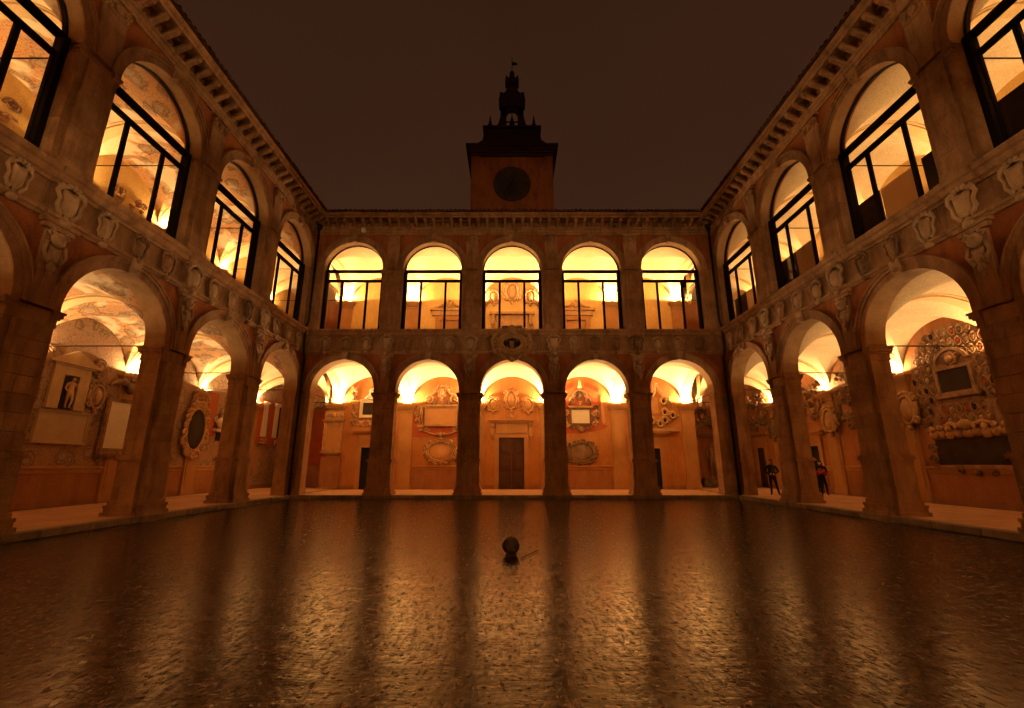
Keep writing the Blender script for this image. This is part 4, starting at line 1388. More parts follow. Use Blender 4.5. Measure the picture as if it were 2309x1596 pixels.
part(t, 'lower_panel', DADO, lambda b: (b.box(-0.62, 0.62, -0.03, 0, -3.0, -1.25), b.box(-0.74, 0.74, -0.06, 0, -3.1, -3.0)))
CO1 = [(-10.34, 6.5), (-10.38, 6.0), (-10.3, 5.42), (-10.28, 4.83), (-10.3, 4.3), (-9.8, 4.25), (-9.22, 4.25), (-8.62, 4.3)]
CO1N = ['topmost', 'second from the top', 'third from the top', 'fourth from the top', 'lowest and outermost', 'second along the bottom', 'third along the bottom', 'last along the bottom']
for (u, z), nm in zip(CO1, CO1N):
    t = on_wall(back, u, z, 'wall_shield', 'small painted stone coat of arms, %s, above the first far door' % nm, 'coat of arms', D, 'small coats of arms above the first far door')
    part(t, 'shield', CARVE_B, lambda b: b.heater(0, 0, 0.26, 0.36, 0, 0.09))
    part(t, 'scroll_frame', CARVE, lambda b: [(b.scroll(s * 0.18, 0.16, -0.04, 0.08, 1.1, PI / 2, s, 0.028), b.scroll(s * 0.17, -0.14, -0.04, 0.07, 1.1, -PI / 2, -s, 0.025)) for s in (-1, 1)])
t = on_wall(back, -9.1, 5.22, 'wall_plaque', 'dark plaque in a pale marble frame above the first far door', 'plaque')
tablet(t, 1.6, 1.1, TABLET_D, TABLET_W, 0.16, 0.08)
part(t, 'crest', TABLET_W, lambda b: (b.cartouche(0, 0.95, 0.6, 0.75, 0, 0.12), [b.scroll(s * 0.45, 0.7, -0.05, 0.15, 1.2, PI / 2, s, 0.04) for s in (-1, 1)]))

t = on_wall(back, -4.6, 4.74, 'wall_monument', 'large carved memorial with standing figures flanking a buff tablet and scrolled crest', 'monument')
tablet(t, 2.05, 1.25, TABLET, CARVE, 0.09, 0.12)
crest(t, 2.3, 1.5, 0.68, CARVE)
part(t, 'cornice', CARVE, lambda b: (b.box(-1.1, 1.1, -0.18, 0, 0.66, 0.74),))
for s in (-1, 1):
    put('statue', STATUE['carved monument stone'], t, (s * 1.3, -0.16, -0.55), (0, 0, 0), (0.75, 0.75, 0.84))
    part(t, 'bracket', CARVE, lambda b: (b.box(-0.18, 0.18, -0.25, 0, -0.72, -0.56), b.scroll(0, -0.82, -0.12, 0.13, 1.3, 0, s, 0.06)), (s * 1.3, 0, 0))
    part(t, 'side_scroll', CARVE, lambda b: (b.scroll(0, 0.1, -0.06, 0.16, 1.3, PI, s, 0.05), b.scroll(0.02, -0.25, -0.06, 0.14, 1.2, PI / 2, s, 0.05)), (s * 1.62, 0, 0))
part(t, 'apron', CARVE, lambda b: ([b.scroll(s * 0.9, -0.85, -0.08, 0.18, 1.3, 0, s, 0.05) for s in (-1, 1)], [b.tube([(s * 1.1, -0.06, -0.95), (s * 0.6, -0.08, -1.12), (s * 0.2, -0.08, -1.2)], 0.05, 7) for s in (-1, 1)],
                                b.ell((0, -0.1, -1.2), (0.13, 0.12, 0.16), 10, 7), [b.ell((s * 0.2, -0.06, -1.12), (0.12, 0.05, 0.06), 8, 5) for s in (-1, 1)]))
part(t, 'backing', RED, lambda b: b.box(-1.95, 1.95, -0.012, -0.002, -1.35, 0.2))
t = on_wall(back, -4.57, 2.5, 'wall_monument', 'oval memorial in a buff scrolled frame below the flanking figures', 'monument')
oval_monument(t, 1.0, 0.72, TABLET, CARVE, 18, 0.2)
for u, z, w, h, nm in ((-1.23, 5.5, 0.85, 1.1, 'smaller oval stone cartouche above the wooden door, beside the dark streaked pilaster'), (-0.05, 5.8, 0.95, 1.5, 'tall crowned stone cartouche in the middle above the wooden door'), (1.05, 5.47, 0.85, 1.1, 'smaller oval stone cartouche above the wooden door, towards the red memorial')):
    t = on_wall(back, u, z, 'wall_cartouche', nm, 'cartouche')
    part(t, 'cartouche', PIL, lambda b: b.cartouche(0, 0, w, h, 0, 0.14))
t = on_wall(back, -0.05, 4.72, 'wall_cartouche', 'little stone cartouche resting just above the wooden door cornice', 'cartouche')
part(t, 'cartouche', PIL, lambda b: b.cartouche(0, 0, 0.5, 0.5, 0, 0.1))

t = on_wall(back, 4.46, 4.72, 'wall_monument', 'dark carved memorial with cream tablet on a red painted backdrop with drapery', 'monument')
part(t, 'backdrop', RED, lambda b: b.prism([(-1.75, -0.9), (-1.2, -1.05), (0, -1.1), (1.2, -0.9), (1.8, -0.62), (1.5, -0.5), (1.35, 1.2), (0.8, 1.25), (0.35, 1.7), (0, 2.25), (-0.35, 1.7), (-0.8, 1.25), (-1.35, 1.2), (-1.6, -0.5)], -0.012, -0.002))
for s in (-1, 1):
    part(t, 'drapery', TABLET, lambda b: b.prism([(s * 1.35, 1.3), (s * 1.45, 1.35), (s * 1.62, -0.3), (s * 1.5, -0.55), (s * 1.38, -0.3)], -0.05, -0.013))
    part(t, 'fan_panel', RED, lambda b: b.prism([(s * 0.5, 2.25), (s * 1.3, 1.85), (s * 1.18, 1.58), (s * 0.42, 1.98)], -0.03, -0.003))
tablet(t, 1.3, 1.0, TABLET_W, CARVE_D, 0.07, 0.1)
part(t, 'pediment', CARVE, lambda b: (b.box(-0.8, 0.8, -0.2, 0, 0.56, 0.66), b.arch(0, 1.25, 0.42, 0.52, -0.16, 0, 0.2, PI - 0.2, 14)))
crest(t, 1.5, 1.25, 0.66, CARVE_D, 1)
part(t, 'finial', TABLET_W, lambda b: b.lathe([(0.12, 1.85), (0.14, 1.95), (0.08, 2.1), (0.1, 2.2), (0.02, 2.4)], 0, -0.1, 10))
for s in (-1, 1):
    for k in range(4):
        part(t, 'scroll', CARVE_D if k % 2 else CARVE, lambda b: (b.scroll(0, 0, -0.08, 0.2, 1.3, PI / 2 * k, s, 0.06), b.ell((s * 0.12, -0.1, 0.1), (0.1, 0.08, 0.12), 8, 5)), (s * (0.92 + 0.08 * (k % 2)), 0, -0.5 + k * 0.36))
    part(t, 'shield', CARVE_B, lambda b: b.heater(0, 0.2, 0.26, 0.36, -0.02, 0.12), (s * 1.15, 0, 0))
    part(t, 'shield', CARVE_B, lambda b: b.heater(0, -0.3, 0.24, 0.34, -0.02, 0.12), (s * 0.98, 0, 0))
part(t, 'apron', CARVE_D, lambda b: ([b.scroll(s * x, -0.72, -0.08, 0.15, 1.2, PI, s, 0.05) for s in (-1, 1) for x in (0.2, 0.55)], b.ell((0, -0.09, -0.85), (0.2, 0.1, 0.2), 10, 6)))
t = on_wall(back, 4.45, 2.46, 'wall_monument', 'oval memorial with a dark split plate in a spiky black and white frame', 'monument')
oval_monument(t, 0.98, 0.7, CARVE_D, CARVE_D, 20, 0.2)
part(t, 'seam', CARVE, lambda b: b.box(-0.012, 0.012, -0.065, -0.03, -0.5, 0.5))

t = on_wall(back, 9.3, 5.1, 'wall_monument', 'pale crowded memorial of carved cherubs and pierced scrolls above the third far door', 'monument')
part(t, 'tablet', TABLET, lambda b: b.box(-0.75, 0.25, -0.06, 0, -0.2, 0.85))
part(t, 'shelf', CARVE, lambda b: (b.box(-1.4, 1.4, -0.3, 0, -1.36, -1.24), b.box(-1.3, 1.3, -0.22, 0, -1.24, -1.16)))
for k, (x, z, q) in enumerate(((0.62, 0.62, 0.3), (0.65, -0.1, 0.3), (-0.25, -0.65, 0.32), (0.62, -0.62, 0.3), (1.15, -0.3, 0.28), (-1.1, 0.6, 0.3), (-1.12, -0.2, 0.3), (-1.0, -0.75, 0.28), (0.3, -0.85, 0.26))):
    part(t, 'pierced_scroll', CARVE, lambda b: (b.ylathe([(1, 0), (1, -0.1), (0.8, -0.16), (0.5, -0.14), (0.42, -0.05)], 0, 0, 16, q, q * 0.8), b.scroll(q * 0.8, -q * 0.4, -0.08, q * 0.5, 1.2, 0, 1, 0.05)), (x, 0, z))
    part(t, 'shade_plug', TABLET_D, lambda b: b.ell((0, -0.07, 0), (q * 0.36, 0.03, q * 0.45), 10, 6), (x, 0, z))  # dark lump: shade of the pierced hole put in as colour
for x, z, a, q in ((-0.15, 1.25, 25, 0.5), (0.5, 1.5, -35, 0.5), (-0.6, 1.05, 60, 0.45), (1.05, 0.55, -10, 0.5), (-1.0, 1.3, 20, 0.45)):
    put('cherub', STATUE['carved monument stone'], t, (x, -0.14, z - 0.35), (0, R(a), 0), (q * 1.3, q * 1.2, q))

# ---- far wing, loggia
t = put('door', mk('door', WOOD, lambda b: b.box(-0.7, 0.7, -0.02, 0, 0, 1.9)), back, (0, D - 0.01, ZF2))
put('door_frame', mk('door_frame', CARVE, lambda b: (b.box(-1.0, -0.7, -0.12, 0, 0, 2.2), b.box(0.7, 1.0, -0.12, 0, 0, 2.2), b.box(-0.7, 0.7, -0.12, 0, 1.9, 2.2), b.box(-1.1, 1.1, -0.08, 0, 2.2, 2.68), b.box(-1.55, 1.55, -0.3, 0, 2.7, 2.86))), t)
for s in (-1, 1):
    put('console', mk('console', CARVE, lambda b: (b.box(-0.12, 0.12, -0.2, 0, 2.0, 2.7), b.scroll(0, 1.9, -0.12, 0.12, 1.3, 0, s, 0.05))), t, (s * 1.3, 0, 0))
for u, z, w, h, nm in ((-1.25, 13.0, 0.95, 1.2, 'oval stone cartouche behind the middle far window, on the bust doorcase side'), (0.0, 13.35, 1.15, 1.6, 'large crowned stone cartouche seen through the middle upper window'), (1.25, 13.0, 0.95, 1.2, 'oval stone cartouche behind the middle far window, on the reclining figures side')):
    t = on_wall(back, u, z, 'wall_cartouche', nm, 'cartouche')
    part(t, 'cartouche', CARVE, lambda b: b.cartouche(0, 0, w, h, 0, 0.14))
for u, nm in ((-4.3, 'stone doorcase with a bust on its cornice, seen through the second far upper window'), (4.4, 'stone doorcase with reclining figures on its cornice, seen through the fourth far upper window')):
    t = on_wall(back, u, 9.0, 'doorcase', nm, 'doorcase')
    part(t, 'frame', PIL, lambda b: (b.box(-0.95, -0.65, -0.14, 0, 0, 2.6), b.box(0.65, 0.95, -0.14, 0, 0, 2.6), b.box(-0.65, 0.65, -0.14, 0, 2.3, 2.6), b.box(-0.65, 0.65, -0.02, 0, 0, 2.3)))
    part(t, 'cornice', CARVE, lambda b: (b.box(-1.3, 1.3, -0.3, 0, 2.95, 3.1), b.box(-1.15, 1.15, -0.2, 0, 2.62, 2.95)))
    part(t, 'carving', CARVE, lambda b: ([b.tube([(s * 1.1, -0.12, 3.12), (s * 0.8, -0.16, 3.22), (s * 0.4, -0.16, 3.36), (s * 0.25, -0.14, 3.6)], [0.06, 0.1, 0.11, 0.06], 8) for s in (-1, 1)], b.ell((0, -0.15, 3.35), (0.16, 0.12, 0.24), 10, 7), b.ell((0, -0.15, 3.66), (0.09, 0.09, 0.12), 10, 7)))
t = on_wall(back, -8.55, 10.55, 'wall_shelf', 'stone shelf with red underside on brackets seen through the first far upper window', 'shelf')
part(t, 'shelf', CARVE, lambda b: b.box(-1.0, 1.2, -0.32, 0, 0.0, 0.12))
part(t, 'panel', RED, lambda b: b.box(-0.85, 1.05, -0.1, 0, -0.5, 0.0))
t = on_wall(back, 8.1, 11.4, 'wall_monument', 'small bronze bust memorial seen through the fifth far upper window', 'monument')
part(t, 'bust', CARVE_B, lambda b: (b.ell((0, -0.14, 0.1), (0.22, 0.13, 0.16), 12, 8), b.ell((0, -0.16, 0.4), (0.1, 0.11, 0.14), 12, 8), b.ell((0, -0.14, 0.25), (0.06, 0.06, 0.1), 8, 6)))
part(t, 'tablet', TABLET, lambda b: b.box(-0.42, 0.42, -0.05, 0, -1.5, -0.1))
for k, (u, nm) in enumerate(((-6.9, 'small loggia shield on the pilaster between the first two far upper windows'), (6.9, 'small loggia shield on the pilaster between the last two far upper windows'))):
    t = on_wall(back, u, 13.5, 'wall_shield', nm, 'coat of arms', D)
    part(t, 'shield', CARVE_B, lambda b: b.heater(0, 0, 0.5, 0.7, 0, 0.12))
    part(t, 'scroll_frame', CARVE, lambda b: [(b.scroll(s * 0.34, 0.25, -0.04, 0.13, 1.1, PI / 2, s, 0.04), b.scroll(s * 0.3, -0.25, -0.04, 0.12, 1.1, -PI / 2, -s, 0.04)) for s in (-1, 1)])

# ---- big cartouche over the middle arch
bc = put('great_cartouche', mk('great_cartouche', CARVE, lambda b: (
    b.tube([(0.5 * math.cos(a), -0.14, 0.34 * math.sin(a)) for a in [2 * PI * i / 26 for i in range(26)]], 0.08, 7, True),
    b.tube([(0.66 * math.cos(a), -0.08, 0.5 * math.sin(a)) for a in [2 * PI * i / 26 for i in range(26)]], 0.10, 7, True),
    [b.scroll(s * 0.82, 0.05, -0.1, 0.22, 1.3, PI / 2, s, 0.07) for s in (-1, 1)],
    [b.scroll(s * 0.72, -0.42, -0.1, 0.2, 1.3, -PI / 2, -s, 0.07) for s in (-1, 1)],
    [b.tube([(s * 0.55, -0.08, 0.62), (s * 0.85, -0.12, 0.42), (s * 0.98, -0.1, 0.1), (s * 0.9, -0.1, -0.3), (s * 0.55, -0.08, -0.62)], [0.06, 0.09, 0.08, 0.08, 0.05], 7) for s in (-1, 1)],
    b.ell((0, -0.18, 0.66), (0.24, 0.16, 0.26), 12, 8), [b.ell((s * 0.58, -0.12, 0.64), (0.16, 0.1, 0.17), 10, 7) for s in (-1, 1)],
    [b.tube([(s * 0.5, -0.06, -0.55), (s * 0.25, -0.1, -0.75), (0, -0.1, -0.85)], [0.09, 0.09, 0.06], 7) for s in (-1, 1)], b.ell((0, -0.12, -0.78), (0.17, 0.12, 0.17), 10, 7))), back, (0, -0.02, 8.14), scale=(1.12, 1.25, 1.12))
put('dark_oval', mk('dark_oval', TABLET_D, lambda b: b.ylathe([(1, -0.02), (0.9, -0.1), (0, -0.14)], 0, 0, 24, 0.32, 0.47)), bc)

# ---- right wing
RY = -16.75
t = on_wall(right, RY, 0.0, 'heraldic_memorial', 'lunette memorial filled with rows of small shields around a dark plaque', 'memorial')
part(t, 'backing', CARVE_B, lambda b: (b.prism([(1.86 * math.cos(PI * i / 20), 5.25 + 1.8 * math.sin(PI * i / 20)) for i in range(21)], -0.02, 0.0), b.box(-1.86, 1.86, -0.02, 0, 3.0, 5.25)))
part(t, 'plaque', TABLET_D, lambda b: b.box(-0.62, 0.62, -0.10, -0.02, 4.42, 5.28))
part(t, 'plaque_frame', CARVE_B, lambda b: (b.frame(-0.74, 0.74, 4.3, 5.4, 0.12, -0.16, -0.02), b.box(-0.82, 0.82, -0.2, -0.02, 4.2, 4.3)))
part(t, 'plaque_crest', CARVE_B, lambda b: (b.cartouche(0, 5.68, 0.5, 0.5, -0.03, 0.12), b.arch(0, 5.4, 0.62, 0.74, -0.14, -0.02, 0.3, PI - 0.3, 14)))
part(t, 'mask', CARVE, lambda b: b.ell((0, -0.15, 5.66), (0.13, 0.1, 0.15), 10, 7))
def f_medal(k):
    def fn(b):
        b.mat = 0
        if k % 2:
            b.heater(0, 0.0, 0.15, 0.21, -0.02, 0.045)
        else:
            b.ylathe([(1, -0.02), (0.95, -0.045), (0.3, -0.06)], 0, 0, 10, 0.10, 0.07)
        b.mat = 1
        b.tube([(0.10 * math.cos(a), -0.045, 0.135 * math.sin(a)) for a in [2 * PI * i / 12 for i in range(12)]], 0.018, 5, True)
        b.ell((0, -0.05, 0.155), (0.07, 0.03, 0.035), 7, 4)
        b.ell((0, -0.04, -0.155), (0.035, 0.025, 0.03), 6, 4)
    return fn


SHM = [mk('shield', (inner, rim), f_medal(k)) for k, (inner, rim) in enumerate(((CARVE_D, CARVE_M), (CARVE_B, CARVE_M), (TABLET_G, CARVE_B), (CARVE_D, CARVE), (RED, CARVE_M), (TABLET_D, CARVE_M)))]
z = 3.35
r_ = 0
while z < 7.0:
    x = -1.76 + (0.15 if r_ % 2 else 0)
    while x < 1.75:
        ok = (x * x + (z - 5.2) ** 2 < 1.78 ** 2) if z > 5.2 else abs(x) < 1.78
        if ok and not (abs(x) < 0.84 and 4.1 < z < 5.55) and not (z < 4.0 and 0.95 < abs(x) < 1.2) and not (z < 3.3 and abs(x) < 0.9):
            put('shield', SHM[random.randrange(6)], t, (x, 0, z), (0, random.uniform(-0.05, 0.05), 0), (1.18, 1.2, 1.14 + random.uniform(-0.08, 0.08)))
        x += 0.29
    z += 0.42
    r_ += 1
t = on_wall(right, RY, 2.1, 'wall_plaque', 'wide dark wall slab with scalloped carved border below the lunette of shields', 'plaque')
part(t, 'slab', TABLET_D, lambda b: b.box(-1.42, 1.42, -0.06, 0, -0.42, 0.55))
part(t, 'sill', CARVE_B, lambda b: (b.box(-1.6, 1.6, -0.14, 0, -0.52, -0.43), b.box(-1.5, 1.5, -0.1, 0, -0.6, -0.52)))
for k in range(9):
    part(t, 'scallop', CARVE_B if k % 2 else CARVE, lambda b: (b.ylathe([(1, 0), (0.9, -0.12), (0.3, -0.16)], 0, 0, 12, 0.2, 0.2), b.ell((0, -0.14, 0.22), (0.12, 0.08, 0.13), 8, 5)), (-1.36 + k * 0.34, 0, 0.72 + 0.04 * (k % 2)))
for s in (-1, 1):
    part(t, 'side_scroll', CARVE_D, lambda b: (b.scroll(0, 0.3, -0.06, 0.2, 1.3, 0, s, 0.06), b.scroll(0, -0.2, -0.06, 0.22, 1.3, PI, s, 0.06)), (s * 1.6, 0, 0))
part(t, 'crest', CARVE, lambda b: (b.ell((0, -0.14, 1.05), (0.28, 0.12, 0.2), 10, 7), [b.tube([(s * 0.2, -0.1, 1.0), (s * 0.6, -0.1, 1.12), (s * 1.0, -0.08, 0.98)], [0.1, 0.09, 0.05], 7) for s in (-1, 1)]))
part(t, 'pendant', CARVE_D, lambda b: (b.ell((0, -0.08, -0.7), (0.16, 0.08, 0.13), 9, 6), [b.scroll(s * 0.6, -0.68, -0.05, 0.12, 1.2, PI, s, 0.04) for s in (-1, 1)]))
for u, nm in ((-18.95, 'carved oval cartouche high on the wall pilaster beside the lunette of shields'), (-23.75, 'carved oval cartouche on the wall pilaster beside the person in red')):
    t = on_wall(right, u, 3.95, 'wall_cartouche', nm, 'cartouche', D - 0.13)
    part(t, 'cartouche', CARVE, lambda b: b.cartouche(0, 0, 1.05, 1.5, 0, 0.2))
door(right, -25.6, 1.0, 2.5, 3.3, SHADE_SHEET)
door(right, -31.0, 1.0, 2.6, 3.6, WOOD)


def trophy(t, n, w, h, mats, seed):
    rd = random.Random(seed)
    for k in range(int(n * 1.5)):
        x, z = rd.uniform(-w / 2, w / 2), rd.uniform(-h / 2, h / 2)
        q = rd.uniform(0.10, 0.25)
        m_ = mats[k % len(mats)]
        kind = k % 3
        if kind == 0:
            part(t, 'scroll', m_, lambda b: (b.scroll(0, 0, -0.1, q, 1.3, rd.uniform(0, 6), rd.choice((-1, 1)), q * 0.3), b.ell((q * 0.5, -0.08, q * 0.5), (q * 0.5, 0.1, q * 0.35), 8, 6)), (x, 0, z))
        elif kind == 1:
            part(t, 'carved_leaf', m_, lambda b: b.tube([(0, -0.04, -q), (q * 0.4, -0.16, -q * 0.2), (q * 0.1, -0.2, q * 0.5), (-q * 0.5, -0.14, q)], [q * 0.1, q * 0.32, q * 0.28, q * 0.06], 7), (x, 0, z), (0, rd.uniform(0, 6), 0))
        else:
            part(t, 'shield', m_, lambda b: b.heater(0, 0, q * 1.3, q * 1.8, 0, 0.13), (x, 0, z))


t = on_wall(right, -21.55, 5.0, 'wall_monument', 'dark carved trophies and a bust above the person in the dark jacket', 'monument')
part(t, 'backing', CARVE_B, lambda b: b.prism([(1.85 * math.cos(PI * i / 20), 0.25 + 1.75 * math.sin(PI * i / 20)) for i in range(21)], -0.02, 0.0))
trophy(t, 80, 3.3, 2.7, (CARVE_D, CARVE_B, CARVE_M, CARVE_D), 4)
part(t, 'tablet', TABLET, lambda b: b.box(-0.6, 0.6, -0.08, 0, -1.9, -0.9))
put('statue', STATUE['carved monument stone'], t, (0.1, -0.2, 0.5), (0, 0, 0), (0.85, 0.8, 0.75))
t = on_wall(right, -27.6, 5.0, 'wall_monument', 'dark memorial of clustered shields beyond the portico door by the visitors', 'monument')
trophy(t, 70, 2.6, 2.9, (CARVE_B, CARVE_D, CARVE_M), 9)
t = on_wall(right, -25.4, 5.0, 'wall_monument', 'fan of brown carved shields and leaves above the dark side portico doorway', 'monument')
trophy(t, 60, 2.8, 2.4, (CARVE_M, CARVE_B, CARVE_D), 31)
t = on_wall(right, -21.6, 3.2, 'wall_monument', 'low carved memorial with hanging trophies behind the person in red', 'monument')
trophy(t, 26, 1.8, 1.4, (CARVE_M, CARVE_D), 33)
t = on_wall(right, -31.0, 5.1, 'wall_monument', 'brown carved memorial heaped above the wooden side portico door', 'monument')
trophy(t, 60, 2.8, 2.6, (CARVE_D, CARVE_B, CARVE_B), 12)
t = on_wall(right, -28.0, 2.24, 'wall_sign', 'small blank white sign on the wall above the visitor in the dark jacket', 'sign', D - 0.17)
part(t, 'panel', WHITE, lambda b: b.box(-0.38, 0.38, -0.05, -0.01, -0.13, 0.13))
part(t, 'frame', IRON, lambda b: b.frame(-0.4, 0.4, -0.15, 0.15, 0.02, -0.055, 0))
t = on_wall(right, -28.95, 3.9, 'wall_cartouche', 'dark carved cartouche on the pilaster near the wooden side portico door', 'cartouche', D - 0.13)
part(t, 'cartouche', CARVE_D, lambda b: b.cartouche(0, 0, 1.0, 1.4, 0, 0.2))


def statue_monument(x, label, seed):
    t = thing('wall_monument', label, 'monument', (x, 33.98, ZF1))
    put('statue', STATUE['carved monument stone'], t, (0.2, -0.35, 0.55), (0, 0, 0), (1.3, 1.2, 1.45))
    part(t, 'pedestal', CARVE_D, lambda b: (b.box(-0.7, 0.9, -0.7, 0, 0, 0.4), b.box(-0.6, 0.8, -0.6, 0, 0.4, 0.55)))
    part(t, 'canopy', CARVE_D, lambda b: (b.box(-1.1, 1.2, -0.4, 0, 3.5, 3.7), b.arch(0.05, 3.7, 0.7, 1.1, -0.35, 0, 0.1, PI - 0.1, 14)))
    t2 = thing('wall_monument', label.replace('statue standing', 'trophy crest hung'), 'monument', (x, 33.98, 5.3))
    trophy(t2, 20, 2.0, 1.8, (CARVE_D, CARVE_B, CARVE), seed)


statue_monument(14.6, 'tall carved statue standing at the corridor end past the third far door', 21)

# display boards inside the right loggia windows
for k, (u, w, h, m_, nm) in enumerate(((-14.45, 1.85, 1.92, BOARD_D, 'wide dark board beside the beige board in the biggest whole plain vaulted window'), (-12.8, 1.4, 1.92, BOARD_P, 'wide plain beige board inside the biggest whole window of the plain vaulted wing'), (-11.2, 1.4, 1.92, BOARD_D, 'dark board across a narrow gap from the plain beige board'),
        (-18.95, 1.5, 1.98, BOARD_D, 'dark board beside the pleated pale board'), (-17.5, 1.3, 1.98, BOARD_P, 'pleated pale board inside the middle window of the plain vaulted wing'), (-15.95, 1.1, 1.98, BOARD_D, 'dark board across a narrow gap from the pleated pale board'),
        (-23.2, 1.2, 1.8, BOARD_D, 'dark board inside the plain vaulted wing window next to the corner drainpipe'), (-21.9, 1.4, 1.8, BOARD_P, 'pale board inside the plain vaulted wing window next to the corner drainpipe'), (-8.9, 2.4, 1.92, BOARD_D, 'wide dark board in the cut off window at the top of the plain vaulted wing'))):
    t = on_wall(right, u, ZF2, 'display_board', nm, 'display board', 1.0 + 0.02 * (k % 2))
    part(t, 'panel', m_, lambda b: b.cbox(-w / 2, w / 2, 0, 0.05, 0.08, h, 0.008) if m_ is BOARD_D else b.add([(-w / 2, 0.02, 0.08), (w / 2, 0.02, 0.08), (w / 2, 0.02, h), (-w / 2, 0.02, h)], [(0, 1, 2, 3)]))
    part(t, 'foot', METAL, lambda b: b.box(-w / 2, w / 2, -0.1, 0.15, 0, 0.08))
    if 'pleated' in nm:
        part(t, 'pleats', m_, lambda b: [b.box(-w / 2 + 0.02 + i * 0.11, -w / 2 + 0.06 + i * 0.11, -0.012, 0.01, 0.1, h - 0.02) for i in range(10)])

# ---- left wing
LY = 16.65
t = on_wall(left, LY, 0.0, 'wall_monument', 'aedicule with a triangular pediment and a statue standing in its arched niche', 'monument')
part(t, 'surround', NICHE_P, lambda b: (b.box(-0.72, -0.3, -0.1, 0, 3.7, 5.3), b.box(0.3, 0.72, -0.1, 0, 3.7, 5.3), b.box(-0.3, 0.3, -0.1, 0, 4.98, 5.3), b.box(-0.8, 0.8, -0.14, 0, 5.3, 5.44)))
part(t, 'pediment', NICHE_P, lambda b: (b.prism([(-0.95, 5.44), (0.95, 5.44), (0, 5.95)], -0.16, 0), b.box(-1.0, 1.0, -0.22, 0, 5.38, 5.46)))
part(t, 'niche', TABLET_D, lambda b: (b.box(-0.3, 0.3, -0.012, -0.002, 3.7, 4.7), b.prism([(0.3 * math.cos(PI * i / 12), 4.7 + 0.27 * math.sin(PI * i / 12)) for i in range(13)], -0.012, -0.002)))
put('statue', STATUE['carved monument stone'], t, (0, -0.14, 3.72), (0, 0, 0), (0.75, 0.6, 0.68))
t = on_wall(left, LY + 0.1, 3.04, 'wall_plaque', 'wide stone inscription slab under the statue niche', 'plaque')
tablet(t, 1.95, 1.15, TABLET_G, TABLET_G, 0.06, 0.08)
t = on_wall(left, 19.0, 3.3, 'wall_plaque', 'tall white marble slab in a brown frame on the pilaster by the statue niche', 'plaque', D - 0.13)
tablet(t, 1.42, 2.15, TABLET_W, CARVE_B, 0.12, 0.09)
part(t, 'shelf', CARVE_B, lambda b: (b.box(-0.72, 0.72, -0.16, 0, -1.2, -1.1), b.box(-0.6, 0.6, -0.1, 0, -1.3, -1.2)))
t = on_wall(left, 19.1, 4.75, 'wall_monument', 'dark winged carving perched above the tall white marble slab', 'monument', D - 0.13)
part(t, 'wings', CARVE_D, lambda b: ([b.tube([(0, -0.12, 0.1), (s * 0.4, -0.2, 0.35), (s * 0.85, -0.15, 0.3), (s * 1.0, -0.1, 0.1)], [0.1, 0.14, 0.1, 0.03], 8) for s in (-1, 1)], b.ell((0, -0.15, 0.15), (0.22, 0.15, 0.28), 10, 8), b.ell((0, -0.2, 0.48), (0.1, 0.1, 0.12), 9, 6)))
for u, z, q, nm in ((15.2, 4.3, 1.0, 'painted oval portrait medallion on the wall before the statue niche'), (17.85, 4.35, 0.95, 'pale oval medallion between the statue niche and the white slab'), (17.7, 5.5, 0.6, 'small oval medallion up beside the pediment'), (15.55, 5.5, 0.65, 'small oval medallion low in the lunette before the pediment')):
    t = on_wall(left, u, z, 'wall_cartouche', nm, 'cartouche')
    part(t, 'medallion', CARVE_B, lambda b: b.cartouche(0, 0, 0.85 * q, 1.25 * q, 0, 0.12))
    part(t, 'portrait', CARVE, lambda b: b.ell((0, -0.13, 0), (0.16 * q, 0.05, 0.26 * q), 10, 7))
t = on_wall(left, 23.7, 3.5, 'wall_monument', 'tall oval memorial with dark plate and thick carved wreath on a side pilaster', 'monument', D - 0.13)
oval_monument(t, 0.85, 1.35, TABLET_D, CARVE, 22, 0.3)
crest(t, 1.4, 0.9, 1.35, CARVE, 2)
t = on_wall(left, 25.7, 4.1, 'wall_monument', 'white carved bust memorial on a red strip with dark panels beside the wreathed oval', 'monument')
part(t, 'red_panel', RED, lambda b: b.box(-1.15, -0.35, -0.03, 0, -0.9, 1.5))
part(t, 'bust', TABLET_W, lambda b: (b.ell((0, -0.2, -0.1), (0.4, 0.2, 0.32), 14, 9), b.ell((0.02, -0.24, 0.5), (0.17, 0.18, 0.23), 14, 9), b.ell((0, -0.2, 0.24), (0.11, 0.11, 0.16), 10, 7), [b.scroll(s * 0.4, 0.1, -0.1, 0.2, 1.3, 0, s, 0.07) for s in (-1, 1)], b.box(-0.5, 0.5, -0.3, 0, -0.6, -0.44)))
part(t, 'dark_panel', TABLET_D, lambda b: b.box(0.5, 1.2, -0.05, 0, 0.35, 1.45))
part(t, 'dark_panel', TABLET_D, lambda b: b.box(-0.1, 1.0, -0.05, 0, -1.1, -0.65))
part(t, 'pale_strip', TABLET_W, lambda b: b.box(0.3, 1.4, -0.03, 0, 1.46, 1.62))
t = on_wall(left, 31.0, 4.6, 'wall_monument', 'pair of white pilasters framing a dark panel on red plaster at the corridor end', 'monument')
part(t, 'red_panel', RED, lambda b: b.box(-1.9, 2.2, -0.02, 0, -1.6, 1.4))
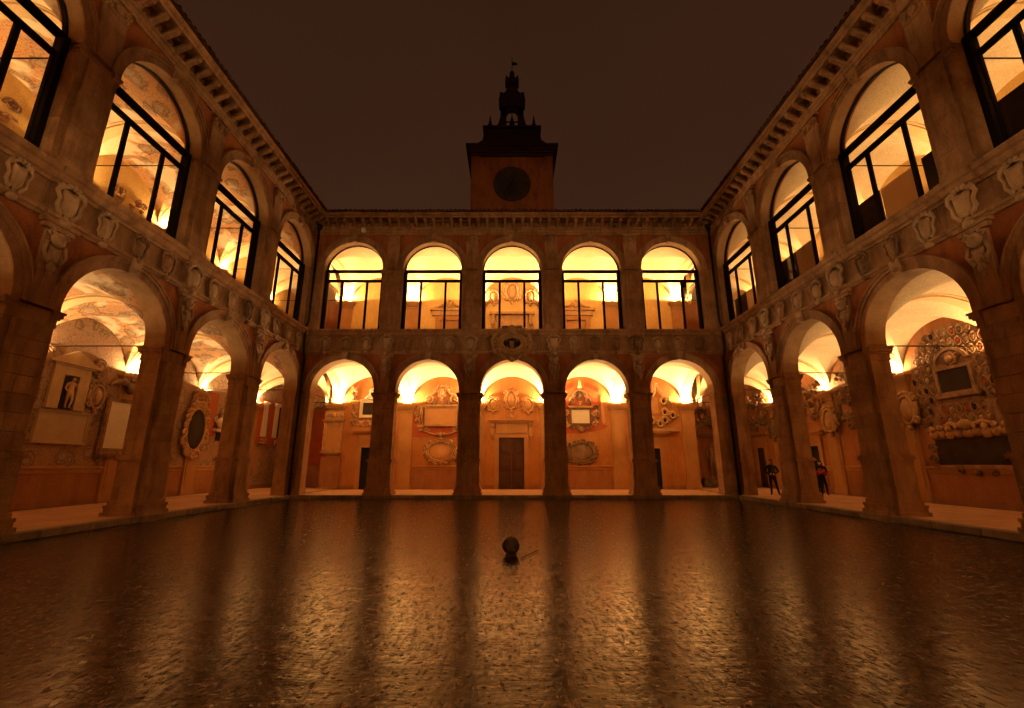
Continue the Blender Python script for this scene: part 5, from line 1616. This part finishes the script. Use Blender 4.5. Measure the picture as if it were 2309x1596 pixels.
part(t, 'column', TABLET_W, lambda b: (b.prism([(-0.95, -1.1), (-0.45, -1.1), (-0.55, 1.1), (-0.85, 1.1)], -0.16, -0.02), b.box(-1.0, -0.4, -0.2, -0.02, 1.1, 1.25)))
part(t, 'column', TABLET_W, lambda b: (b.box(0.55, 0.9, -0.16, -0.02, -1.1, 1.1), b.box(0.45, 1.9, -0.2, -0.02, 1.1, 1.3)))
part(t, 'dark_panel', TABLET_D, lambda b: b.box(0.9, 1.7, -0.06, -0.02, -1.0, 1.1))
part(t, 'bracket', CARVE, lambda b: (b.box(-1.05, -0.35, -0.22, -0.02, -1.35, -1.2), b.box(-1.0, -0.4, -0.18, -0.02, -1.55, -1.4), b.scroll(1.0, -1.45, -0.12, 0.24, 1.4, 0, 1, 0.07), b.scroll(1.6, -1.45, -0.12, 0.2, 1.4, 0, -1, 0.07)))
t = thing('wall_monument', 'red painted wall panel with carved crest at the frescoed corridor end', 'monument', (-13.4, 33.98, 0))
part(t, 'panel', RED, lambda b: b.box(-2.4, 1.6, -0.03, 0, 1.6, 5.6))
part(t, 'crest', CARVE, lambda b: [(b.scroll(x, 6.1, -0.1, 0.3, 1.3, 0, 1 if i % 2 else -1, 0.1), b.ell((x + 0.1, -0.1, 6.35), (0.25, 0.12, 0.2), 8, 6)) for i, x in enumerate((-1.8, -1.2, -0.6, 0.0, 0.6, 1.2))])
t = on_wall(left, 21.3, 9.0, 'doorcase', 'red framed doorway seen through the frescoed wing window next to the corner', 'doorcase')
part(t, 'frame', RED, lambda b: (b.box(-0.9, -0.6, -0.1, 0, 0, 3.2), b.box(0.6, 0.9, -0.1, 0, 0, 3.2), b.box(-1.1, 1.1, -0.14, 0, 2.9, 3.2)))
part(t, 'panel', TABLET_W, lambda b: b.box(-0.6, 0.6, -0.03, 0, 0, 2.9))
for u, nm in ((16.95, 'dark painted trophy seen low in the second frescoed side window'), (12.3, 'dark painted trophy seen low in the big frescoed side window'), (8.0, 'ring shaped carved trophies in the cut off frescoed side window')):
    t = on_wall(left, u, 12.6, 'wall_monument', nm, 'monument')
    trophy(t, 14, 2.2, 1.6, (CARVE_B, CARVE, CARVE_B), int(u))
